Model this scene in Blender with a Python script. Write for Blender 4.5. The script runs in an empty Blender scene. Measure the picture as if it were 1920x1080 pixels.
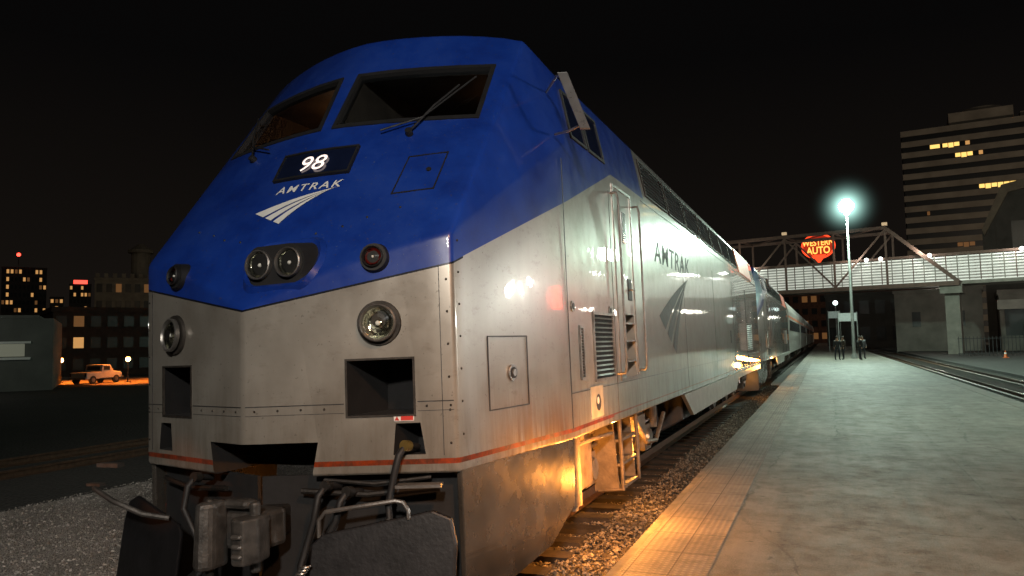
import bpy, bmesh, math, random
import numpy as np
from mathutils import Vector, Matrix
random.seed(7); np.random.seed(7)
S=bpy.context.scene; COL=S.collection
RAD=math.radians

# ------------------------------------------------------------------ materials
class NT:
    def __init__(s,m):
        s.t=m.node_tree; s.n=s.t.nodes; s.l=s.t.links
    def val(s,x,inp):
        if isinstance(x,(int,float)): inp.default_value=x
        elif isinstance(x,tuple): inp.default_value=x if len(x)==len(inp.default_value) else (*x,1)
        else: s.l.new(x,inp)
    def math(s,op,a,b=0.0,c=None,clamp=False):
        n=s.n.new('ShaderNodeMath'); n.operation=op; n.use_clamp=clamp
        s.val(a,n.inputs[0]); s.val(b,n.inputs[1])
        if c is not None: s.val(c,n.inputs[2])
        return n.outputs[0]
    def mix(s,f,a,b,mode='MIX'):
        n=s.n.new('ShaderNodeMix'); n.data_type='RGBA'; n.blend_type=mode
        s.val(f,n.inputs[0]); s.val(a,n.inputs[6]); s.val(b,n.inputs[7])
        return n.outputs[2]
    def noise(s,vec,scale,detail=4,rough=.55,out=0):
        n=s.n.new('ShaderNodeTexNoise'); n.inputs['Scale'].default_value=scale
        n.inputs['Detail'].default_value=detail; n.inputs['Roughness'].default_value=rough
        s.l.new(vec,n.inputs['Vector']); return n.outputs[out]
    def vor(s,vec,scale,feature='F1',out=0):
        n=s.n.new('ShaderNodeTexVoronoi'); n.feature=feature; n.inputs['Scale'].default_value=scale
        s.l.new(vec,n.inputs['Vector']); return n.outputs[out]
    def coord(s): return s.n.new('ShaderNodeTexCoord').outputs['Object']
    def mapping(s,vec,sc):
        n=s.n.new('ShaderNodeMapping'); n.inputs['Scale'].default_value=sc; s.l.new(vec,n.inputs['Vector']); return n.outputs[0]
    def sep(s,vec):
        n=s.n.new('ShaderNodeSeparateXYZ'); s.l.new(vec,n.inputs[0]); return n.outputs
    def ramp(s,f,a,b):
        n=s.n.new('ShaderNodeMapRange'); n.inputs[1].default_value=a; n.inputs[2].default_value=b
        s.val(f,n.inputs[0]); return n.outputs[0]
    def bump(s,h,strength,dist=.01):
        n=s.n.new('ShaderNodeBump'); n.inputs['Strength'].default_value=strength; n.inputs['Distance'].default_value=dist
        s.l.new(h,n.inputs['Height']); return n.outputs[0]

def newmat(name):
    m=bpy.data.materials.new(name); m.use_nodes=True
    nt=NT(m); b=nt.n['Principled BSDF']; return m,nt,b

def M(name,col,rough=.6,metal=0,ns=3.0,na=.25,bump=0,bs=40,emit=None,es=0,coat=0,rv=.12):
    m,nt,b=newmat(name); c=nt.coord()
    n1=nt.noise(c,ns)
    f=nt.ramp(n1,.3,.7)
    dark=tuple(x*(1-na) for x in col); lite=tuple(min(1,x*(1+na*.6)) for x in col)
    nt.l.new(nt.mix(f,dark,lite),b.inputs['Base Color'])
    nt.l.new(nt.math('ADD',nt.math('MULTIPLY',nt.noise(c,ns*2.7),rv*2),max(0.02,rough-rv)),b.inputs['Roughness'])
    b.inputs['Metallic'].default_value=metal
    b.inputs['Coat Weight'].default_value=coat
    if bump: nt.l.new(nt.bump(nt.noise(c,bs),bump),b.inputs['Normal'])
    if emit:
        b.inputs['Emission Color'].default_value=(*emit,1); b.inputs['Emission Strength'].default_value=es
    return m

def E(name,col,strength):
    m,nt,b=newmat(name)
    b.inputs['Base Color'].default_value=(*[x*.3 for x in col],1)
    b.inputs['Emission Color'].default_value=(*col,1)
    b.inputs['Emission Strength'].default_value=strength
    return m

def paint_material():
    m,nt,b=newmat('locomotive_paint'); c=nt.coord(); X,Y,Z=nt.sep(c)
    ax=nt.math('ABSOLUTE',X)
    yy=nt.math('MAXIMUM',nt.math('SUBTRACT',Y,.47),0.0)
    yy=nt.math('MINIMUM',yy,3.5)
    thr=nt.math('ADD',nt.math('ADD',2.15,nt.math('MULTIPLY',ax,.19)),nt.math('MULTIPLY',yy,.356))
    isblue=nt.math('MULTIPLY',nt.math('GREATER_THAN',Z,thr),nt.math('LESS_THAN',Y,5.6))
    edge=nt.math('MULTIPLY',nt.math('GREATER_THAN',Z,nt.math('SUBTRACT',thr,.014)),nt.math('LESS_THAN',Y,.6))
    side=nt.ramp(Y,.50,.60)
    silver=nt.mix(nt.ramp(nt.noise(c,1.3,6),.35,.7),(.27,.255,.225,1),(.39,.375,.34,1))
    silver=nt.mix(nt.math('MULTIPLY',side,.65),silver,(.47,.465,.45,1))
    silver=nt.mix(nt.math('MULTIPLY',nt.ramp(nt.noise(c,.9,8,.7),.48,.66),.50),silver,(.20,.175,.14,1))
    st=nt.noise(nt.mapping(c,(7,7,.9)),1.4,5,.65)
    low=nt.ramp(Z,1.7,1.0)
    stf=nt.math('MULTIPLY',nt.ramp(st,.42,.75),nt.math('ADD',nt.math('MULTIPLY',low,.8),.08),clamp=True)
    silver=nt.mix(stf,silver,(.13,.10,.07,1))
    # smudges and hand marks
    sm=nt.noise(nt.mapping(c,(1,1,2.2)),4.5,7,.75); silver=nt.mix(nt.math('MULTIPLY',nt.ramp(sm,.56,.70),.35),silver,(.16,.13,.10,1))
    pz=nt.ramp(Z,1.52,1.12); py=nt.math('MULTIPLY',nt.ramp(Y,.7,1.3),nt.ramp(Y,2.6,2.0))
    rs=nt.noise(nt.mapping(c,(26,26,1.2)),1.0,4,.6)
    rf=nt.math('MULTIPLY',nt.math('MULTIPLY',pz,py),nt.ramp(rs,.25,.55),clamp=True)
    silver=nt.mix(nt.math('MULTIPLY',rf,.9),silver,(.15,.062,.025,1))
    blue=nt.mix(nt.ramp(nt.noise(c,2.2,6,.65),.3,.7),(.005,.025,.20,1),(.009,.050,.34,1))
    dst=nt.math('MULTIPLY',nt.ramp(nt.noise(c,1.1,8,.7),.5,.75),.35)
    blue=nt.mix(dst,blue,(.03,.05,.13,1))
    chips=nt.math('MULTIPLY',nt.math('GREATER_THAN',nt.noise(c,70,2),.72),.75)
    blue=nt.mix(chips,blue,(.09,.12,.22,1))
    col=nt.mix(edge,silver,(.01,.012,.02,1)); col=nt.mix(isblue,col,blue)
    strp=nt.math('MULTIPLY',nt.math('GREATER_THAN',Z,1.065),nt.math('LESS_THAN',Z,1.100))
    thin=nt.math('MULTIPLY',nt.math('GREATER_THAN',Z,1.083),nt.math('LESS_THAN',Z,1.100))
    strp=nt.mix(nt.math('LESS_THAN',Y,3.6),thin,strp)
    strc=nt.mix(nt.ramp(nt.noise(c,9,6,.75),.38,.62),(.42,.06,.014,1),(.13,.04,.02,1))
    col=nt.mix(strp,col,strc)
    sp=nt.math('MULTIPLY',nt.math('GREATER_THAN',nt.noise(c,38,3),.69),.4)
    col=nt.mix(sp,col,(.07,.06,.05,1))
    nt.l.new(col,b.inputs['Base Color'])
    met=nt.math('ADD',.45,nt.math('MULTIPLY',side,.20))
    nt.l.new(nt.math('MULTIPLY',nt.math('SUBTRACT',1.0,isblue),nt.math('SUBTRACT',met,nt.math('MULTIPLY',rf,.6)),clamp=True),b.inputs['Metallic'])
    r=nt.math('ADD',.20,nt.math('MULTIPLY',nt.noise(c,5,6,.7),.28))
    r=nt.math('ADD',r,nt.math('MULTIPLY',stf,.3))
    nt.l.new(r,b.inputs['Roughness'])
    h=nt.noise(nt.mapping(c,(1,1,.6)),2.6,3)
    nt.l.new(nt.bump(h,.14,.02),b.inputs['Normal'])
    b.inputs['Coat Weight'].default_value=.9
    nt.l.new(nt.math('ADD',.015,nt.math('MULTIPLY',nt.ramp(nt.noise(c,3,6,.7),.55,.85),.18)),b.inputs['Coat Roughness'])
    h2=nt.noise(nt.mapping(c,(1,1,.5)),5.0,4)
    nt.l.new(nt.bump(h2,.13,.02),b.inputs['Coat Normal'])
    return m

def glass_material(name,tint,f0=1.2):
    m=bpy.data.materials.new(name); m.use_nodes=True; nt=NT(m); nt.n.clear()
    o=nt.n.new('ShaderNodeOutputMaterial'); t=nt.n.new('ShaderNodeBsdfTransparent'); t.inputs[0].default_value=tint
    g=nt.n.new('ShaderNodeBsdfGlossy'); g.inputs['Roughness'].default_value=.06; g.inputs[0].default_value=(.8,.85,.9,1)
    fr=nt.n.new('ShaderNodeFresnel'); fr.inputs[0].default_value=1.5
    mx=nt.n.new('ShaderNodeMixShader'); c=nt.coord()
    f=nt.math('ADD',nt.math('MULTIPLY',fr.outputs[0],f0),nt.math('MULTIPLY',nt.noise(c,6),.04),clamp=True)
    nt.l.new(f,mx.inputs[0]); nt.l.new(t.outputs[0],mx.inputs[1]); nt.l.new(g.outputs[0],mx.inputs[2]); nt.l.new(mx.outputs[0],o.inputs[0])
    return m

PAINT=paint_material(); GLASS=glass_material('window_glass',(.62,.68,.70,1)); CLEAR=glass_material('clear_lens_glass',(.95,.95,.93,1))
SILVER=M('silver_paint',(.38,.37,.34),.36,.5,2.5,.25)
SKIRTM=M('skirt_grimy_silver',(.12,.11,.097),.26,.65,2.2,.6,.15,9,coat=.5)
DGREY=M('dark_grey_metal',(.04,.04,.042),.5,.4,6,.35,.15,60)
BLACK=M('black_rubber',(.010,.010,.011),.6,0,5,.3)
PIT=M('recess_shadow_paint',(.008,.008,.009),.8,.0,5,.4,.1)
STEEL=M('worn_steel',(.26,.25,.24),.38,.8,8,.35,.2,50)
GRIME=M('grimy_steel',(.040,.035,.030),.6,.4,9,.5,.4,40)
UND=M('pilot_black_grime',(.014,.013,.012),.6,.2,9,.5,.4,40)
COUP=M('worn_cast_steel',(.070,.066,.062),.5,.4,7,.7,.5,30)
TRK=M('truck_grime',(.15,.12,.09),.65,.3,6,.5,.4,40)
MIRR=M('mirror_casing',(.20,.21,.22),.3,.5,6,.2)
WHITE=M('white_paint',(.74,.74,.72),.45,0,9,.08)
CABINT=M('cab_interior_brown',(.06,.045,.035),.7,0,2.5,.6)
REDL=M('red_lens',(.10,.008,.006),.14,0,9,.2,coat=.6)
ORANGEP=M('orange_paint',(.6,.13,.03),.45,0,8,.2)
MARK=M('dark_lettering',(.022,.022,.025),.6,0,6,.2)
NUMLIT=E('lit_number',(1.0,.80,.70),1.5)
BOARD=M('number_board_glass',(.006,.010,.03),.15,0,4,.2,coat=.5)
LENS=M('lamp_reflector',(.85,.83,.68),.10,1.0,9,.12,.25,30,rv=.05)
SLAT=M('louvre_dark',(.035,.035,.037),.45,.4,6,.3)

# ------------------------------------------------------------------ mesh builder
class MB:
    def __init__(s): s.v=[]; s.f=[]; s.mi=[]; s.mats=[]
    def m(s,mat):
        if mat not in s.mats: s.mats.append(mat)
        return s.mats.index(mat)
    def add(s,vs,fs,mat):
        o=len(s.v); s.v+= [tuple(v) for v in vs]; k=s.m(mat)
        for f in fs: s.f.append([i+o for i in f]); s.mi.append(k)
    def poly(s,pts,mat): s.add(pts,[list(range(len(pts)))],mat)
    def box(s,c,sz,mat,rot=None):
        a=[]
        for dx in(-.5,.5):
            for dy in(-.5,.5):
                for dz in(-.5,.5):
                    p=Vector((dx*sz[0],dy*sz[1],dz*sz[2]))
                    if rot: p=rot@p
                    a.append(p+Vector(c))
        s.add(a,[(0,1,3,2),(4,6,7,5),(0,4,5,1),(2,3,7,6),(0,2,6,4),(1,5,7,3)],mat)
    def box2(s,a,b,mat):
        s.box([(a[i]+b[i])/2 for i in range(3)],[abs(b[i]-a[i]) for i in range(3)],mat)
    def prism(s,A,B,mat):
        n=len(A); s.add(list(A)+list(B),[list(range(n-1,-1,-1)),list(range(n,2*n))]+[[i,(i+1)%n,n+(i+1)%n,n+i] for i in range(n)],mat)
    def cyl(s,p0,p1,r0,mat,r1=None,n=16,caps=True):
        r1=r0 if r1 is None else r1
        p0=Vector(p0);p1=Vector(p1); d=(p1-p0).normalized()
        u=d.orthogonal().normalized(); w=d.cross(u)
        vs=[];
        for p,r in((p0,r0),(p1,r1)):
            for i in range(n):
                a=2*math.pi*i/n; vs.append(p+u*math.cos(a)*r+w*math.sin(a)*r)
        fs=[[i,(i+1)%n,n+(i+1)%n,n+i] for i in range(n)]
        if caps: fs+=[list(range(n-1,-1,-1)),list(range(n,2*n))]
        s.add(vs,fs,mat)
    def tube(s,pts,r,mat,n=8):
        pts=[Vector(p) for p in pts]; vs=[];fs=[]
        up=None
        for i,p in enumerate(pts):
            t=(pts[min(i+1,len(pts)-1)]-pts[max(i-1,0)]).normalized()
            if up is None: up=t.orthogonal().normalized()
            else:
                up=(up-t*up.dot(t)).normalized()
            w=t.cross(up)
            for k in range(n):
                a=2*math.pi*k/n; vs.append(p+up*math.cos(a)*r+w*math.sin(a)*r)
        for i in range(len(pts)-1):
            for k in range(n): fs.append([i*n+k,i*n+(k+1)%n,(i+1)*n+(k+1)%n,(i+1)*n+k])
        fs+= [list(range(n-1,-1,-1)),[len(vs)-n+k for k in range(n)]]
        s.add(vs,fs,mat)
    def ball(s,c,r,mat,nu=10,nv=6,sc=(1,1,1)):
        vs=[];fs=[]
        for j in range(1,nv):
            for i in range(nu):
                a=2*math.pi*i/nu;b=math.pi*j/nv
                vs.append((c[0]+r*sc[0]*math.sin(b)*math.cos(a),c[1]+r*sc[1]*math.sin(b)*math.sin(a),c[2]+r*sc[2]*math.cos(b)))
        t=len(vs); vs+=[(c[0],c[1],c[2]+r*sc[2]),(c[0],c[1],c[2]-r*sc[2])]
        for j in range(nv-2):
            for i in range(nu): fs.append([j*nu+i,(j+1)*nu+i,(j+1)*nu+(i+1)%nu,j*nu+(i+1)%nu])
        for i in range(nu):
            fs.append([t,i,(i+1)%nu]); fs.append([t+1,(nv-2)*nu+(i+1)%nu,(nv-2)*nu+i])
        s.add(vs,fs,mat)
    def ring(s,outer,inner,mat):
        n=len(outer)
        s.add(list(outer)+list(inner),[[i,(i+1)%n,n+(i+1)%n,n+i] for i in range(n)],mat)
    def mesh(s,name,recalc=True,smooth=None):
        me=bpy.data.meshes.new(name); me.from_pydata([tuple(v) for v in s.v],[],s.f)
        for m in s.mats: me.materials.append(m)
        me.polygons.foreach_set('material_index',s.mi)
        if recalc:
            bm=bmesh.new(); bm.from_mesh(me); bmesh.ops.recalc_face_normals(bm,faces=bm.faces); bm.to_mesh(me); bm.free()
        if smooth:
            me.polygons.foreach_set('use_smooth',[True]*len(me.polygons)); me.set_sharp_from_angle(angle=RAD(smooth))
        me.update(); return me
    def obj(s,name,parent=None,loc=(0,0,0),rot=(0,0,0),smooth=None,recalc=True,bevel=0,**kw):
        o=bpy.data.objects.new(name,s.mesh(name,recalc,smooth)); COL.objects.link(o)
        o.location=loc; o.rotation_euler=rot
        if parent: o.parent=parent
        if bevel:
            md=o.modifiers.new('bevel','BEVEL'); md.width=bevel; md.segments=2; md.limit_method='ANGLE'
        for k,v in kw.items(): o[k]=v
        return o
def empty(name,loc=(0,0,0),rot=(0,0,0),parent=None,**kw):
    o=bpy.data.objects.new(name,None); COL.objects.link(o); o.location=loc; o.rotation_euler=rot; o.empty_display_size=.3
    if parent:o.parent=parent
    for k,v in kw.items(): o[k]=v
    return o
def copy_tree(root,loc,rot=None,parent=None,**kw):
    kids=[c for c in bpy.data.objects if c.parent==root]
    o=root.copy(); COL.objects.link(o)
    if parent is not None: o.parent=parent
    if loc is not None: o.location=loc
    if rot is not None: o.rotation_euler=rot
    for k in kids: copy_tree(k,None,None,o)
    for k,v in kw.items(): o[k]=v
    return o
def text2d(body,bold=0.0,spacing=1.0):
    cu=bpy.data.curves.new('t','FONT'); cu.body=body; cu.size=1; cu.offset=bold; cu.align_x='CENTER'; cu.align_y='CENTER'; cu.space_character=spacing
    cu.resolution_u=4
    o=bpy.data.objects.new('t',cu); COL.objects.link(o)
    dg=bpy.context.evaluated_depsgraph_get(); me=bpy.data.meshes.new_from_object(o.evaluated_get(dg))
    vs=[(v.co.x,v.co.y) for v in me.vertices]; fs=[list(p.vertices) for p in me.polygons]
    bpy.data.objects.remove(o); bpy.data.curves.remove(cu); bpy.data.meshes.remove(me)
    return vs,fs
def textmap(mb,body,mat,mapf,w=None,h=None,bold=0.0,spacing=1.0,shear=0.0):
    vs,fs=text2d(body,bold,spacing)
    xs=[v[0] for v in vs]; ys=[v[1] for v in vs]; W=max(xs)-min(xs); H=max(ys)-min(ys); cx=(max(xs)+min(xs))/2; cy=(max(ys)+min(ys))/2
    sx=w/W if w else h/H; sy=h/H if h else sx
    out=[]
    for x,y in vs:
        a=(x-cx)*sx; b=(y-cy)*sy; out.append(mapf(a+shear*b,b))
    mb.add(out,fs,mat)
def travelmark(mb,mat,mapf,w,h):
    for t0,t1 in((0,.36),(.43,.68),(.76,1.0)):
        def curve(t):
            P=Vector((0+.45*t,.45-.45*t)); C=Vector((.5+.12*t,.80-.22*t)); T=Vector((1-.07*t,1-.05*t))
            return [P*(1-k)**2+C*2*k*(1-k)+T*k*k for k in [i/14 for i in range(15)]]
        A=curve(t0);B=curve(t1-.02)
        vs=[mapf((p.x-.5)*w,(p.y-.5)*h) for p in A]+[mapf((p.x-.5)*w,(p.y-.5)*h) for p in B]
        mb.add(vs,[[i,i+1,15+i+1,15+i] for i in range(14)],mat)
def inset(poly,w):
    n=len(poly); P=[Vector(p) for p in poly]
    ar=sum(P[i].x*P[(i+1)%n].y-P[(i+1)%n].x*P[i].y for i in range(n)); sg=1 if ar>0 else -1
    out=[]
    for i in range(n):
        a=(P[i]-P[i-1]).normalized(); b=(P[(i+1)%n]-P[i]).normalized()
        na=Vector((-a.y,a.x))*sg; nb=Vector((-b.y,b.x))*sg; m=(na+nb); m/= max(.3,m.dot(na)); out.append(P[i]+m*w)
    return [tuple(p) for p in out]
def frame(mb,poly,w,mapf,mat,off0,off1):
    inn=inset(poly,w); n=len(poly)
    vs=[mapf(*p,off1) for p in poly]+[mapf(*p,off1) for p in inn]+[mapf(*p,off0) for p in poly]+[mapf(*p,off0) for p in inn]
    fs=[]
    for i in range(n):
        j=(i+1)%n
        fs+=[[i,j,n+j,n+i],[i,j,2*n+j,2*n+i],[n+i,n+j,3*n+j,3*n+i]]
    mb.add(vs,fs,mat)
def slab(mb,poly,mapf,mat,off0,off1):
    mb.prism([mapf(*p,off0) for p in poly],[mapf(*p,off1) for p in poly],mat)
def circ(cx,cy,r,n=24,sy=1): return [(cx+r*math.cos(2*math.pi*i/n),cy+r*sy*math.sin(2*math.pi*i/n)) for i in range(n)]

# ------------------------------------------------------------------ LOCOMOTIVE
K=.33; HB=1.41; HW=1.64; YW=2.2; LEN=23.0; ZS=3.68
def wgt(x): return min(1,abs(x)/1.4)**1.6
def yslope(x,z):
    w=wgt(x); return .65*(z-2.14)*(1-w)+w*(.465+.83*(z-2.62))
def zbreak(x):
    w=wgt(x); return (K*abs(x)+1.391*(1-w)+w*1.7096)/(.65*(1-w)+.83*w)
def fmap(x,z,off=0.0):
    e=.004
    if z>zbreak(x): f=yslope
    else: f=lambda a,b: K*abs(a)
    gx=(f(x+e,z)-f(x-e,z))/(2*e); g=(f(x,z+e)-f(x,z-e))/(2*e)
    n=Vector((gx,-1,g)).normalized()
    return Vector((x,f(x,z),z))+n*off
def sx(y):
    y0=K*HB
    return HB+(HW-HB)*(min(max(y,y0),YW)-y0)/(YW-y0)
def smap(y,z,off=0.0):
    n=Vector((1,-.133,0)).normalized() if y<YW-1e-6 else Vector((1,0,0))
    if z>ZS:
        return Vector((HW-(z-ZS)*.14/.73,y,z))+Vector((.97,0,.2))*off
    return Vector((sx(y),y,z))+n*off
WIN=[(.08,3.71),(1.25,3.69),(1.22,4.25),(.10,4.25)]
PKA,PKB=.70,1.13

def build_body():
    N=16; ss=[-1+2*i/N for i in range(N+1)]
    rows=[]
    rows.append([(s*HB,K*abs(s*HB),1.0) for s in ss])
    rows.append([(s*HB,K*abs(s*HB),zbreak(s*HB)) for s in ss])
    R=6
    for r in range(1,R+1):
        t=r/R; row=[]
        for s in ss:
            x=s*(HB-(HB-1.38)*t); zt=4.68-.08*s**4; z0=zbreak(s*HB); z=z0+(zt-z0)*t
            row.append((x,yslope(x if abs(s)<1 else s*1.4,z),z))
        rows.append(row)
    mb=MB(); idx=[]
    vs=[]
    for row in rows:
        idx.append(list(range(len(vs),len(vs)+N+1))); vs+=row
    fs=[]
    for r in range(len(rows)-1):
        for c in range(N): fs.append([idx[r][c],idx[r][c+1],idx[r+1][c+1],idx[r+1][c]])
    def ring(y,yf=None,yr=None):
        k=len(vs); yf=y if yf is None else yf; yr=y if yr is None else yr
        pts=[(-HW,y,1.0),(-HW,yf,ZS)]+[(s*1.50,yr,4.78-.10*s*s-.27*abs(s)**7) for s in ss]+[(HW,yf,ZS),(HW,y,1.0)]
        vs.extend(pts); return list(range(k,k+len(pts)))
    r0=ring(YW,2.35,2.55); r1=ring(5.6); r2=ring(13); r3=ring(LEN)
    fs.append([idx[0][N],r0[-1],r0[-2],idx[1][N]]); fs.append([idx[0][0],r0[0],r0[1],idx[1][0]])
    for col,G,F in((N,r0[-3],r0[-2]),(0,r0[2],r0[1])):
        ch=[idx[r][col] for r in range(1,len(rows))]
        for i in range(len(ch)-1): fs.append([ch[i],ch[i+1],F] if i<3 else [ch[i],ch[i+1],G])
        fs.append([ch[3],G,F])
    for c in range(N): fs.append([idx[-1][c],idx[-1][c+1],r0[3+c],r0[2+c]])
    for a,b in((r0,r1),(r1,r2),(r2,r3)):
        for i in range(len(a)-1): fs.append([a[i],a[i+1],b[i+1],b[i]])
        fs.append([a[-1],a[0],b[0],b[-1]])
    fs.append(r3)
    fs.append(idx[0]+[r0[-1],r0[0]])
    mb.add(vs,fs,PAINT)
    o=mb.obj('body')
    b=o.modifiers.new('b','BEVEL'); b.width=.03; b.segments=3; b.limit_method='ANGLE'; b.angle_limit=RAD(12)
    cuts=[]
    def cut(mbx):
        c=mbx.obj('cutter'); cuts.append(c)
        md=o.modifiers.new('c','BOOLEAN'); md.object=c; md.operation='DIFFERENCE'; md.solver='EXACT'
        try: md.material_mode='TRANSFER'
        except Exception: pass
    def xz(poly,y0,y1,mat):
        q=MB(); q.prism([(x,y0,z) for x,z in poly],[(x,y1,z) for x,z in poly],mat); cut(q)
    for sgn in(1,-1):
        xz([(sgn*a,b) for a,b in WIN],.6,3.0,CABINT)
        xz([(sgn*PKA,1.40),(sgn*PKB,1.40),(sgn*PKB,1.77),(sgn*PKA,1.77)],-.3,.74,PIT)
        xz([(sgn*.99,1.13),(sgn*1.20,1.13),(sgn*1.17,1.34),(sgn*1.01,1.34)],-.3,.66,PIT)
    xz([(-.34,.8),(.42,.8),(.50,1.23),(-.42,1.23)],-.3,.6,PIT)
    q=MB(); q.prism([(1.35,y,z) for y,z in((4.22,1.42),(4.72,1.42),(4.72,2.15),(4.22,2.15))],[(1.8,y,z) for y,z in((4.22,1.42),(4.72,1.42),(4.72,2.15),(4.22,2.15))],SILVER); cut(q)
    dg=bpy.context.evaluated_depsgraph_get(); me=bpy.data.meshes.new_from_object(o.evaluated_get(dg))
    o.modifiers.clear(); o.data=me
    for c in cuts: bpy.data.objects.remove(c)
    me.polygons.foreach_set('use_smooth',[True]*len(me.polygons)); me.set_sharp_from_angle(angle=RAD(22))
    return o

LOCO=empty('locomotive',(-3.67,4.05,0.02),(0,RAD(-1.2),0),
  label='silver and blue diesel locomotive numbered 98 standing at the platform',category='locomotive')
body=build_body(); body.parent=LOCO
for sgn in(1,-1):
    P=[(sgn*a,b) for a,b in WIN]
    q=MB()
    n=6; vs=[];fs=[]
    for i in range(n+1):
        t=i/n
        x0=P[0][0]+(P[1][0]-P[0][0])*t; z0=P[0][1]+(P[1][1]-P[0][1])*t
        x1=P[3][0]+(P[2][0]-P[3][0])*t; z1=P[3][1]+(P[2][1]-P[3][1])*t
        vs+=[fmap(x0,z0,-.03),fmap(x1,z1,-.03)]
    fs=[[2*i,2*i+2,2*i+3,2*i+1] for i in range(n)]
    q.add(vs,fs,GLASS)
    w=q.obj('windshield',LOCO)
    q=MB(); P2=[]
    for i in range(4):
        a=P[i];b=P[(i+1)%4]; P2+=[(a[0]+(b[0]-a[0])*k/4,a[1]+(b[1]-a[1])*k/4) for k in range(4)]
    big=inset(P2,-.025)
    frame(q,big,.035,fmap,BLACK,-.06,.010); q.obj('frame',w)
for sgn in(1,-1):
    q=MB(); a=fmap(sgn*.78,3.54,.03); b=fmap(sgn*1.04,3.98,.06); q.tube([a,(a+b)/2+Vector((0,-.02,.01)),b],.009,BLACK,6)
    q.tube([fmap(sgn*.55,3.56,.05),fmap(sgn*.85,3.66,.05),fmap(sgn*1.14,4.08,.05)],.008,BLACK,6)
    q.cyl(fmap(sgn*.78,3.54,0),fmap(sgn*.78,3.54,.05),.03,BLACK); q.obj('wiper',LOCO)
# number board
NX=.05
q=MB(); bd=[(NX-.34,3.23),(NX-.11,3.23),(NX+.11,3.23),(NX+.34,3.23),(NX+.34,3.45),(NX+.11,3.45),(NX-.11,3.45),(NX-.34,3.45)]
slab(q,bd,fmap,BOARD,-.03,.018); frame(q,inset(bd,-.016),.016,fmap,BLACK,-.03,.028); nb=q.obj('number_board',LOCO)
q=MB(); textmap(q,'98',NUMLIT,lambda u,v:fmap(NX+.0+u,3.335+v,.026),w=.23,h=.135,bold=.0,shear=.12)
q.obj('lit_number',nb,recalc=False)
q=MB(); textmap(q,'AMTRAK',WHITE,lambda u,v:fmap(NX+.04+u,3.125+v,.006),w=.60,h=.062,bold=.010,spacing=1.25,shear=.25); q.obj('lettering',LOCO)
q=MB(); travelmark(q,WHITE,lambda u,v:fmap(NX-.04+u,2.955+v,.006),.70,.28); q.obj('emblem',LOCO)
q=MB(); hp=[(.83,2.98),(1.15,3.00),(1.15,3.34),(.85,3.32)]; frame(q,hp,.010,fmap,BLACK,-.002,.004)
q.cyl(fmap(1.05,3.18,0),fmap(1.05,3.18,.01),.02,BLACK); q.obj('nose_hatch',LOCO)
# headlights housing
cx=.19; cz=2.47
pl=[]
for i in range(28):
    a=2*math.pi*i/28; pl.append((cx+math.copysign(.13,math.cos(a))+.125*math.cos(a),cz+.135*math.sin(a)))
blk=MB()
A=[fmap(x+(x-cx)*.10,z+(z-cz)*.18,.002) for x,z in pl]; B=[Vector((x,.125,z)) for x,z in pl]
blk.prism(A,B,PIT); hh=blk.obj('headlight_housing',LOCO,smooth=35)
col_=MB(); o1=[fmap(x+(x-cx)*.30,z+(z-cz)*.50,.0) for x,z in pl]; o2=[fmap(x+(x-cx)*.18,z+(z-cz)*.28,.03) for x,z in pl]; o3=[fmap(x+(x-cx)*.08,z+(z-cz)*.14,.012) for x,z in pl]
col_.ring(o1,o2,PAINT); col_.ring(o2,o3,PAINT); col_.obj('housing_collar',hh,smooth=50)
def lamp(name,c,r,n,parent,lens=LENS,rim=STEEL,depth=.06,glass=CLEAR):
    n=Vector(n).normalized(); c=Vector(c); u=n.orthogonal().normalized(); w=n.cross(u); k=28
    def rg(rad,o): return [c+n*o+u*rad*math.cos(2*math.pi*i/k)+w*rad*math.sin(2*math.pi*i/k) for i in range(k)]
    q=MB(); prof=[(r*1.18,-.02),(r*1.18,.010),(r*1.10,.016),(r*1.03,.004),(r*.98,-depth*.3)]
    rs=[rg(a,b) for a,b in prof]
    for a,b in zip(rs,rs[1:]): q.ring(a,b,rim)
    L=q.obj(name,parent,smooth=40)
    q=MB(); prof=[(r*.98,-depth*.3),(r*.9,-depth*.45),(r*.62,-depth*.85),(r*.3,-depth),(r*.14,-depth*.8)]
    rs=[rg(a,b) for a,b in prof]
    for a,b in zip(rs,rs[1:]): q.ring(a,b,lens)
    q.poly(rs[-1],lens); q.obj('reflector',L,smooth=50)
    q=MB(); q.ball(c-n*depth*.45,r*.16,WHITE,8,6); q.obj('bulb',L,smooth=60)
    q=MB(); rs=[rg(r*.97,-.002),rg(r*.8,.01),rg(r*.4,.018)]
    for a,b in zip(rs,rs[1:]): q.ring(a,b,glass)
    q.poly(rs[-1],glass); q.obj('lens',L,smooth=60)
    return L
for d in(-.13,.13): lamp('headlight',(cx+d,.10,cz),.090,(.05,-1,0.06),LOCO,depth=.05)
for sgn in(1,-1):
    xx=.90 if sgn>0 else .87
    p=fmap(sgn*xx,2.47,.012); n=(sgn*.25,-1,.1)
    q=MB(); nn=Vector(n).normalized(); q.cyl(p-nn*.06,p+nn*.025,.11,BLACK,.095,n=24); q.obj('marker_bezel',LOCO,smooth=40)
    lamp('marker_light',p+nn*.04,.062,n,LOCO,lens=REDL,rim=BLACK,depth=.02)
for sgn in(1,-1):
    nn=Vector((sgn*K,-1,0)).normalized(); p=fmap(sgn*.92,2.02,.0)
    q=MB(); q.cyl(p-nn*.02,p+nn*.022,.158,GRIME,.15,n=28); q.obj('lamp_bezel',LOCO,smooth=40)
    lamp('ditch_light',p+nn*.055,.108,(nn.x,nn.y,.06),LOCO,depth=.035)
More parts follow.
